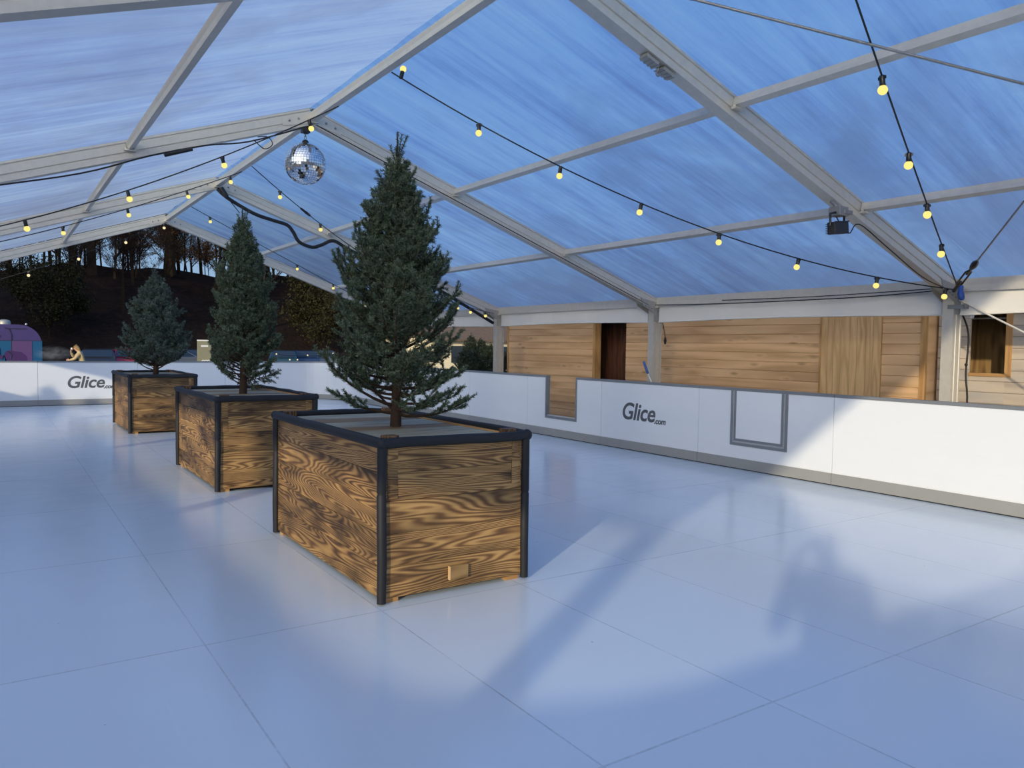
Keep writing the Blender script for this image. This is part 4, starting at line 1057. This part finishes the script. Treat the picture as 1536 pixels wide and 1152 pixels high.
# distant festoon of small lamps above the cars
fs_ = thing('string_light', 'distant string of small lamps above the angled row of cars', 'string light', (13, 44, .9))
m = MB(); m.tube([(-.2, 0, .33), (.55, 0, .0), (1.0, 0, -.05), (2.6, 0, -.05), (4.4, 0, .12)], .014, 5); m.build('cable', M_cable, fs_)
for x, z in ((-.15, .28), (.33, .04), (2.15, -.02), (3.7, .1), (1.1, -.28), (1.55, -.28)):
    m = MB(); m.sphere((x, 0, z), .045, 8, 6); m.build('bulb', M_bulb_far, fs_)

# ------------------------------------------------------------------ bare woodland on the hillside
M_trunk = simple('dark_bark', (.030, .022, .017), .95, 0, .1, .4, 4); M_trunk_lit = simple('lit_brown_bark', (.075, .048, .028), .95, 0, .1, .4, 4)  # second bark is a lit copy: light put into a paler, browner colour
def leafmat(name, a, b_):
    t = NT(name); n = t.noise(t.obj(), 1.1, 3); return t.done(t.bsdf(t.mix(n, a, b_), .7, 0, .2))
M_leaf_or = leafmat('orange_leaves', (.16, .065, .015), (.30, .13, .03)); M_leaf_gr = leafmat('olive_leaves', (.014, .016, .005), (.036, .033, .009)); M_leaf_ye = leafmat('yellow_leaves', (.20, .12, .02), (.11, .08, .02))
def bare_tree(seed, H, r0, spread, leaf=None, nleaf=0, lo=.35):
    g = np.random.RandomState(seed); segs = []; tips = []
    def grow(p, d, L, r, depth):
        n = 4 if depth == 0 else 3
        for k in range(n):
            d = d + g.normal(0, .05 if depth == 0 else .13, 3); d[2] += .03; d /= np.linalg.norm(d)
            q = p + d * L / n; r1 = r * (.88 if depth == 0 else .78)
            segs.append([*p, *q, r, r1]); p = q; r = r1
            if depth < 4 and (depth > 0 or (k >= n * lo)):
                for _ in range(2 if depth < 2 else (2 if g.rand() > .3 else 1)):
                    a = g.rand() * 2 * PI; e = g.uniform(.1, .75)
                    nd = d * .5 + np.array([math.cos(a) * math.cos(e), math.sin(a) * math.cos(e), math.sin(e)]) * spread; nd /= np.linalg.norm(nd)
                    grow(p.copy(), nd, L * g.uniform(.38, .58), max(.012, r * .55), depth + 1)
        tips.append(p)
        if depth < 4: grow(p.copy(), d, L * .5, max(.012, r * .8), depth + 1) if depth else grow(p.copy(), d, L * .6, r * .85, 1)
    grow(np.zeros(3), np.array([0., 0, 1]), H * .55, r0, 0)
    V = np_tubes(segs, 3)
    LV = None
    if nleaf:
        tp = np.array([s[3:6] for s in segs if s[6] < .035]); c = tp[g.randint(0, len(tp), nleaf)] + g.normal(0, .35, (nleaf, 3))
        a = g.normal(0, 1, (nleaf, 3)); a /= np.linalg.norm(a, axis=1, keepdims=True); b_ = np.cross(a, g.normal(0, 1, (nleaf, 3))); b_ /= np.linalg.norm(b_, axis=1, keepdims=True)
        s_ = g.uniform(.05, .12, (nleaf, 1)); LV = np.stack([c - a * s_, c - b_ * s_ * .7, c + a * s_, c + b_ * s_ * .7], 1).reshape(-1, 3)
    return V, LV
def tree(name, label, cat, group, seed, H, r0, spread, bark, leaf=None, nleaf=0, lo=.35):
    o = thing(name, label, cat, (0, 0, 0), 0, group); V, LV = bare_tree(seed, H, r0, spread, leaf, nleaf, lo)
    np_mesh('trunk_and_branches', V, 4, bark, o, smooth=True)
    if LV is not None: np_mesh('leaves', LV, 4, leaf, o)
    return o
GB = 'bare trees on the dark hillside'
protos = [tree('bare_tree', 'tall bare tree on the dark wooded hillside', 'tree', GB, 101, 9, .15, .75, M_trunk, lo=.12), tree('bare_tree', 'tall bare tree on the dark wooded hillside', 'tree', GB, 102, 8, .11, .7, M_trunk, lo=.1),
          tree('bare_tree', 'tall bare tree on the dark wooded hillside', 'tree', GB, 103, 12, .17, .65, M_trunk, lo=.25)]
GO = 'trees with orange autumn leaves along the hill crest'
lp = [tree('autumn_tree', 'tree with sparse orange leaves on the hill crest', 'tree', GO, 111, 6, .10, .85, M_trunk, M_leaf_or, 1100, .05), tree('autumn_tree', 'tree with sparse orange leaves on the hill crest', 'tree', GO, 112, 8, .13, .8, M_trunk_lit, M_leaf_or, 700, .1)]
GG = 'olive leafed bushes on the hillside'
gp = [tree('leafy_bush', 'olive green leafy bush on the dark hillside', 'bush', GG, 121, 6, .1, 1.0, M_trunk, M_leaf_gr, 5000, .0)]
used = set()
def put(pr, x, y, rz, s, label=None):
    z = float(hill_h(np.array(x), np.array(y))) - .15
    if id(pr) not in used: used.add(id(pr)); o = pr
    else: o = copy_tree(pr)
    o.location = (x, y, z); o.rotation_euler = (0, 0, rz); o.scale = (s, s, s)
    if label: o['label'] = label
    return o
rnd.seed(99)
for i in range(84):
    y = rnd.uniform(74, 98) if i % 5 else rnd.uniform(60, 74)
    x = rnd.uniform(-.02, .44) * y
    put(protos[i % 3], x, y, rnd.uniform(0, 6), rnd.uniform(.75, 1.2))
for i in range(34):
    y = rnd.uniform(73, 88); x = rnd.uniform(-.01, .42) * y
    put(lp[i % 2], x, y, rnd.uniform(0, 6), rnd.uniform(.5, .95))
big = tree('oak_tree', 'thick-trunked tree with yellow leaves behind the far gable apex', 'tree', None, 131, 17, .62, .8, M_trunk_lit, M_leaf_ye, 700, .45); put(big, .176 * 76, 76, 1.0, .9)
tk = tree('oak_tree', 'thick dark trunk on the hillside above the trailer', 'tree', None, 132, 15, .5, .7, M_trunk, None, 0, .6); put(tk, .093 * 74, 74, 2, .9)
for q, (a, y, s) in enumerate(((.05, 60, .8), (.068, 62, .75), (.03, 64, .7), (.352, 60, 1.1), (.372, 57, .9), (.392, 62, 1.2))): put(gp[0], a * y, y, q * 1.3, s)
for i in range(16):   # trees on the unseen shoulder added west of the tent
    put(protos[i % 3], rnd.uniform(-46, -26), rnd.uniform(27, 60), rnd.uniform(0, 6), rnd.uniform(.8, 1.1), None)

# ------------------------------------------------------------------ people
def skin_obj(name, verts, edges, radii, mat, parent, sub=2, root=0):
    me = bpy.data.meshes.new(name); me.from_pydata(verts, edges, []); o = bpy.data.objects.new(name, me); C.objects.link(o); o.parent = parent
    md = o.modifiers.new('skin', 'SKIN'); md.use_smooth_shade = True
    for i, r in enumerate(radii):
        sv = me.skin_vertices[0].data[i]; sv.radius = r if isinstance(r, tuple) else (r, r); sv.use_root = (i == root)
    s = o.modifiers.new('sub', 'SUBSURF'); s.levels = sub; s.render_levels = sub
    me.materials.append(mat); return o
M_skin = simple('skin', (.52, .30, .21), .55, 0, .4, .06)
def person(loc, rz, label, J, jacket, trousers, hair, hairlong, shoe):
    """J: joints in the figure's frame, x right, y forward"""
    p = thing('person', label, 'person', loc, rz)
    V = []; R = []; E = []; ix = {}
    def add(n, co_, r, par=None):
        ix[n] = len(V); V.append(co_); R.append(r)
        if par is not None: E.append((ix[par], ix[n]))
    add('pelvis', J['pelvis'], (.135, .105)); add('waist', J['waist'], (.125, .095), 'pelvis'); add('chest', J['chest'], (.155, .11), 'waist'); add('neck0', J['neck'], (.06, .06), 'chest')
    nk = Vector(J['neck']); hd = Vector(J['head']); ax = (hd - nk).normalized()
    add('jaw', tuple(nk + ax * .07 + Vector(J['face']) * .02), (.058, .066), 'neck0'); add('mid', tuple(hd), (.076, .095), 'jaw'); add('crown', tuple(hd + ax * .085), (.066, .08), 'mid')
    for s in 'LR':
        add('sh' + s, J['sh' + s], .062, 'chest'); add('el' + s, J['el' + s], .043, 'sh' + s); add('wr' + s, J['wr' + s], (.03, .025), 'el' + s)
        w_ = Vector(J['wr' + s]); fd = Vector(J['hand' + s]).normalized(); pn = Vector(J['palm' + s]).normalized(); sd = fd.cross(pn).normalized()
        add('hand' + s, tuple(w_ + fd * .07), (.04, .018), 'wr' + s)
        for k, (off_, ln) in enumerate(((-.03, .068), (-.01, .078), (.01, .073), (.03, .058))):
            a = w_ + fd * .098 + sd * off_; b_ = a + (fd * .8 + pn * .35).normalized() * ln * .5; c_ = b_ + (fd * .35 + pn * .8).normalized() * ln * .5
            add('f%d0' % k + s, tuple(a), .0095, 'hand' + s); add('f%d1' % k + s, tuple(b_), .009, 'f%d0' % k + s); add('f%d2' % k + s, tuple(c_), .007, 'f%d1' % k + s)
        tsd = sd * (-1)
        a = w_ + fd * .04 + tsd * .04 + pn * .008; b_ = a + (fd * .7 + tsd * .6 + pn * .3).normalized() * .036; c_ = b_ + (fd * .8 + pn * .5).normalized() * .03
        add('t0' + s, tuple(a), .0115, 'hand' + s); add('t1' + s, tuple(b_), .010, 't0' + s); add('t2' + s, tuple(c_), .008, 't1' + s)
        add('hip' + s, J['hip' + s], .088, 'pelvis'); add('kn' + s, J['kn' + s], .056, 'hip' + s); add('an' + s, J['an' + s], .037, 'kn' + s)
        add('toe' + s, tuple(Vector(J['an' + s]) + Vector((0, .14, -.05))), (.036, .025), 'an' + s)
    body = skin_obj('body', V, E, R, M_skin, p)
    fdir = Vector(J['face']).normalized(); fr_ = fdir.cross(ax).normalized()
    m = MB(); fc = hd + fdir * .088
    m.tube([fc + ax * .015, fc + fdir * .022 - ax * .022, fc - ax * .03], [.007, .014, .010], 8); m.build('nose', M_skin, p)
    m = MB()
    for s_ in (-1, 1): m.sphere(hd + fdir * .078 + fr_ * s_ * .032 + ax * .012, .0125, 10, 8)
    m.build('eyes', M_dkglass, p)
    m = MB()
    for s_ in (-1, 1): m.sphere(hd + fr_ * s_ * .079 - ax * .005 - fdir * .005, .026, 10, 8, Matrix(((.45, 0, 0), (0, .7, 0), (0, 0, 1.2))))
    m.build('ears', M_skin, p)
    m = MB(); m.tube([fc - ax * .052 + fr_ * q - fdir * (.006 + abs(q) * .25) for q in (-.024, 0, .024)], .0065, 6); m.build('mouth', simple('lips', (.40, .16, .14), .5), p)
    # hair shell
    hv = [tuple(hd + ax * .02 - fdir * .03), tuple(hd + ax * .085 - fdir * .012)]; hr = [(.088, .092), (.078, .088)]; he = [(0, 1)]
    if hairlong:
        hv += [tuple(hd - ax * .08 - fdir * .06), tuple(hd - ax * .19 - fdir * .06)]; hr += [(.085, .06), (.075, .04)]; he += [(0, 2), (2, 3)]
    skin_obj('hair', hv, he, hr, hair, p, 2, 0)
    # jacket
    jv = []; jr = []; je = []; jx = {}
    def ja(n, co_, r, par=None):
        jx[n] = len(jv); jv.append(co_); jr.append(r)
        if par: je.append((jx[par], jx[n]))
    pe = Vector(J['pelvis']); ja('w', J['waist'], (.15, .12)); ja('hem', tuple(pe - (Vector(J['waist']) - pe).normalized() * .06), (.165, .13), 'w'); ja('c', J['chest'], (.182, .135), 'w'); ja('n', tuple(nk - ax * .01), (.078, .078), 'c')
    for s in 'LR':
        ja('s' + s, J['sh' + s], .082, 'c'); ja('e' + s, J['el' + s], .062, 's' + s)
        w_ = Vector(J['el' + s]).lerp(Vector(J['wr' + s]), .93); ja('w' + s, tuple(w_), .046, 'e' + s)
    skin_obj('jacket', jv, je, jr, jacket, p)
    tv = [J['pelvis'], tuple(pe + Vector((0, 0, .08)))]; tr_ = [(.15, .118), (.14, .11)]; te = [(0, 1)]
    for s in 'LR':
        k = len(tv); an = Vector(J['an' + s]); tv += [J['hip' + s], J['kn' + s], tuple(an + Vector((0, 0, .01)))]; tr_ += [.102, .074, .064]; te += [(0, k), (k, k + 1), (k + 1, k + 2)]
    skin_obj('trousers', tv, te, tr_, trousers, p)
    for s in 'LR':
        an = Vector(J['an' + s]); skin_obj('shoe', [tuple(an + Vector((0, -.04, -.045))), tuple(an + Vector((0, .06, -.05))), tuple(an + Vector((0, .17, -.058)))], [(0, 1), (1, 2)], [(.042, .045), (.048, .042), (.04, .032)], shoe, p)
    return p
def joints(**kw):
    J = dict(pelvis=(0, 0, .95), waist=(0, .0, 1.12), chest=(0, .0, 1.36), neck=(0, .0, 1.52), head=(0, .02, 1.69), face=(0, 1, 0),
             shL=(-.2, 0, 1.44), elL=(-.26, .0, 1.15), wrL=(-.27, .06, .9), shR=(.2, 0, 1.44), elR=(.26, 0, 1.15), wrR=(.27, .06, .9),
             handL=(0, .2, -1), palmL=(1, 0, 0), handR=(0, .2, -1), palmR=(-1, 0, 0),
             hipL=(-.1, 0, .88), knL=(-.11, .02, .5), anL=(-.115, -.02, .1), hipR=(.1, 0, .88), knR=(.11, .02, .5), anR=(.115, -.02, .1))
    J.update(kw); return J
M_jk = simple('pale_jacket', (.50, .40, .22), .8, 0, .2, .45, 7); M_hairb = simple('blond_hair', (.36, .23, .09), .6, 0, .3, .3, 20); M_tr = simple('beige_trousers', (.20, .14, .09), .8); M_shoe = simple('dark_shoe', (.03, .028, .026), .6)
sm = person((2.98, 36, GZ), PI / 2 - .2, 'person in a pale jacket leaning forward with a hand at the mouth, breathing out vapour', joints(
    chest=(0, .1, 1.33), waist=(0, .03, 1.12), neck=(0, .17, 1.47), head=(0, .25, 1.60), face=(0, .95, -.3), shL=(-.19, .1, 1.40), shR=(.19, .12, 1.40),
    elR=(.2, .36, 1.20), wrR=(.07, .44, 1.42), handR=(-.5, -.1, .8), palmR=(0, -1, 0), elL=(-.22, .25, 1.16), wrL=(-.1, .46, 1.10), handL=(.3, 1, 0), palmL=(1, 0, 0)), M_jk, M_tr, M_hairb, True, M_shoe)
m = MB(); m.lathe([(.001, 0), (.032, .002), (.04, .1), (.001, .102)], (.02, .40, 1.50), 12); tag(m.build('cup', M_white), 'small white cup held at the mouth of the person in the pale jacket', 'cup').location = (0, 0, 0)
cupo = bpy.data.objects['cup']; cupo.matrix_world = Matrix.Translation(sm.location) @ Matrix.Rotation(PI / 2 - .2, 4, 'Z')
# drifting vapour
t = NT('vapour'); o_ = t.obj(); n = t.noise(t.mapping(o_, (1.6, 1.6, 3.2)), 1.5, 5, .6, .5)
sepv = t.n('ShaderNodeSeparateXYZ', i_Vector=o_)
rad = t.n('ShaderNodeVectorMath', operation='LENGTH'); t.t.links.new(t.mapping(o_, (1 / .78, 1 / .3, 1 / .33)), rad.inputs[0])
fall = t.math('MAXIMUM', t.math('SUBTRACT', 1.0, rad.outputs['Value']), 0.0)
den = t.math('MULTIPLY', t.math('MAXIMUM', t.math('SUBTRACT', n, .36), 0.0), t.math('MULTIPLY', fall, 7.0))
vs_ = t.n('ShaderNodeVolumePrincipled', i_Color=(.85, .88, .9, 1), i_Density=den).outputs[0]
M_vap = t.done(None, vs_)
m = MB(); m.sphere((0, 0, 0), 1.0, 24, 14, Matrix(((.78, 0, 0), (0, .3, 0), (0, 0, .33)))); v = m.build('vapour', M_vap); v.location = (1.95, 36, 1.02)
tag(v, 'pale vapour drifting from the person towards the trailer', 'vapour', kind='stuff')

M_coat = simple('dark_coat', (.03, .035, .05), .8, 0, .2); M_jeans = simple('dark_jeans', (.03, .04, .08), .85, 0, .2); M_hairk = simple('brown_hair', (.06, .035, .02), .6)
ph = person((-.40, -.37, GZ), -yaw, 'photographer in a dark coat standing behind the boards and holding up a phone', joints(
    pelvis=(0, 0, 1.24), waist=(0, 0, 1.42), chest=(0, .0, 1.68), neck=(0, .0, 1.86), head=(0, .02, 2.03), shL=(-.21, 0, 1.76), shR=(.21, 0, 1.76),
    elL=(-.26, .14, 1.50), wrL=(-.115, .36, 1.80), elR=(.26, .14, 1.50), wrR=(.115, .36, 1.80), handL=(.45, .5, .6), palmL=(.7, 0, -.3), handR=(-.45, .5, .6), palmR=(-.7, 0, -.3),
    hipL=(-.1, 0, 1.16), knL=(-.11, .02, .62), anL=(-.115, -.02, .1), hipR=(.1, 0, 1.16), knR=(.11, .02, .62), anR=(.115, -.02, .1)), M_coat, M_jeans, M_hairk, False, M_shoe)
m = MB(); m.box((-.075, -.006, -.037), (.075, .004, .037)); pho = m.build('phone', M_black, None, .003); tag(pho, 'black phone held up by the photographer', 'phone')
pho.matrix_world = Matrix.Translation(Vector((0, 0, CAMZ)) - fw * .02) @ Matrix.Rotation(-yaw, 4, 'Z')
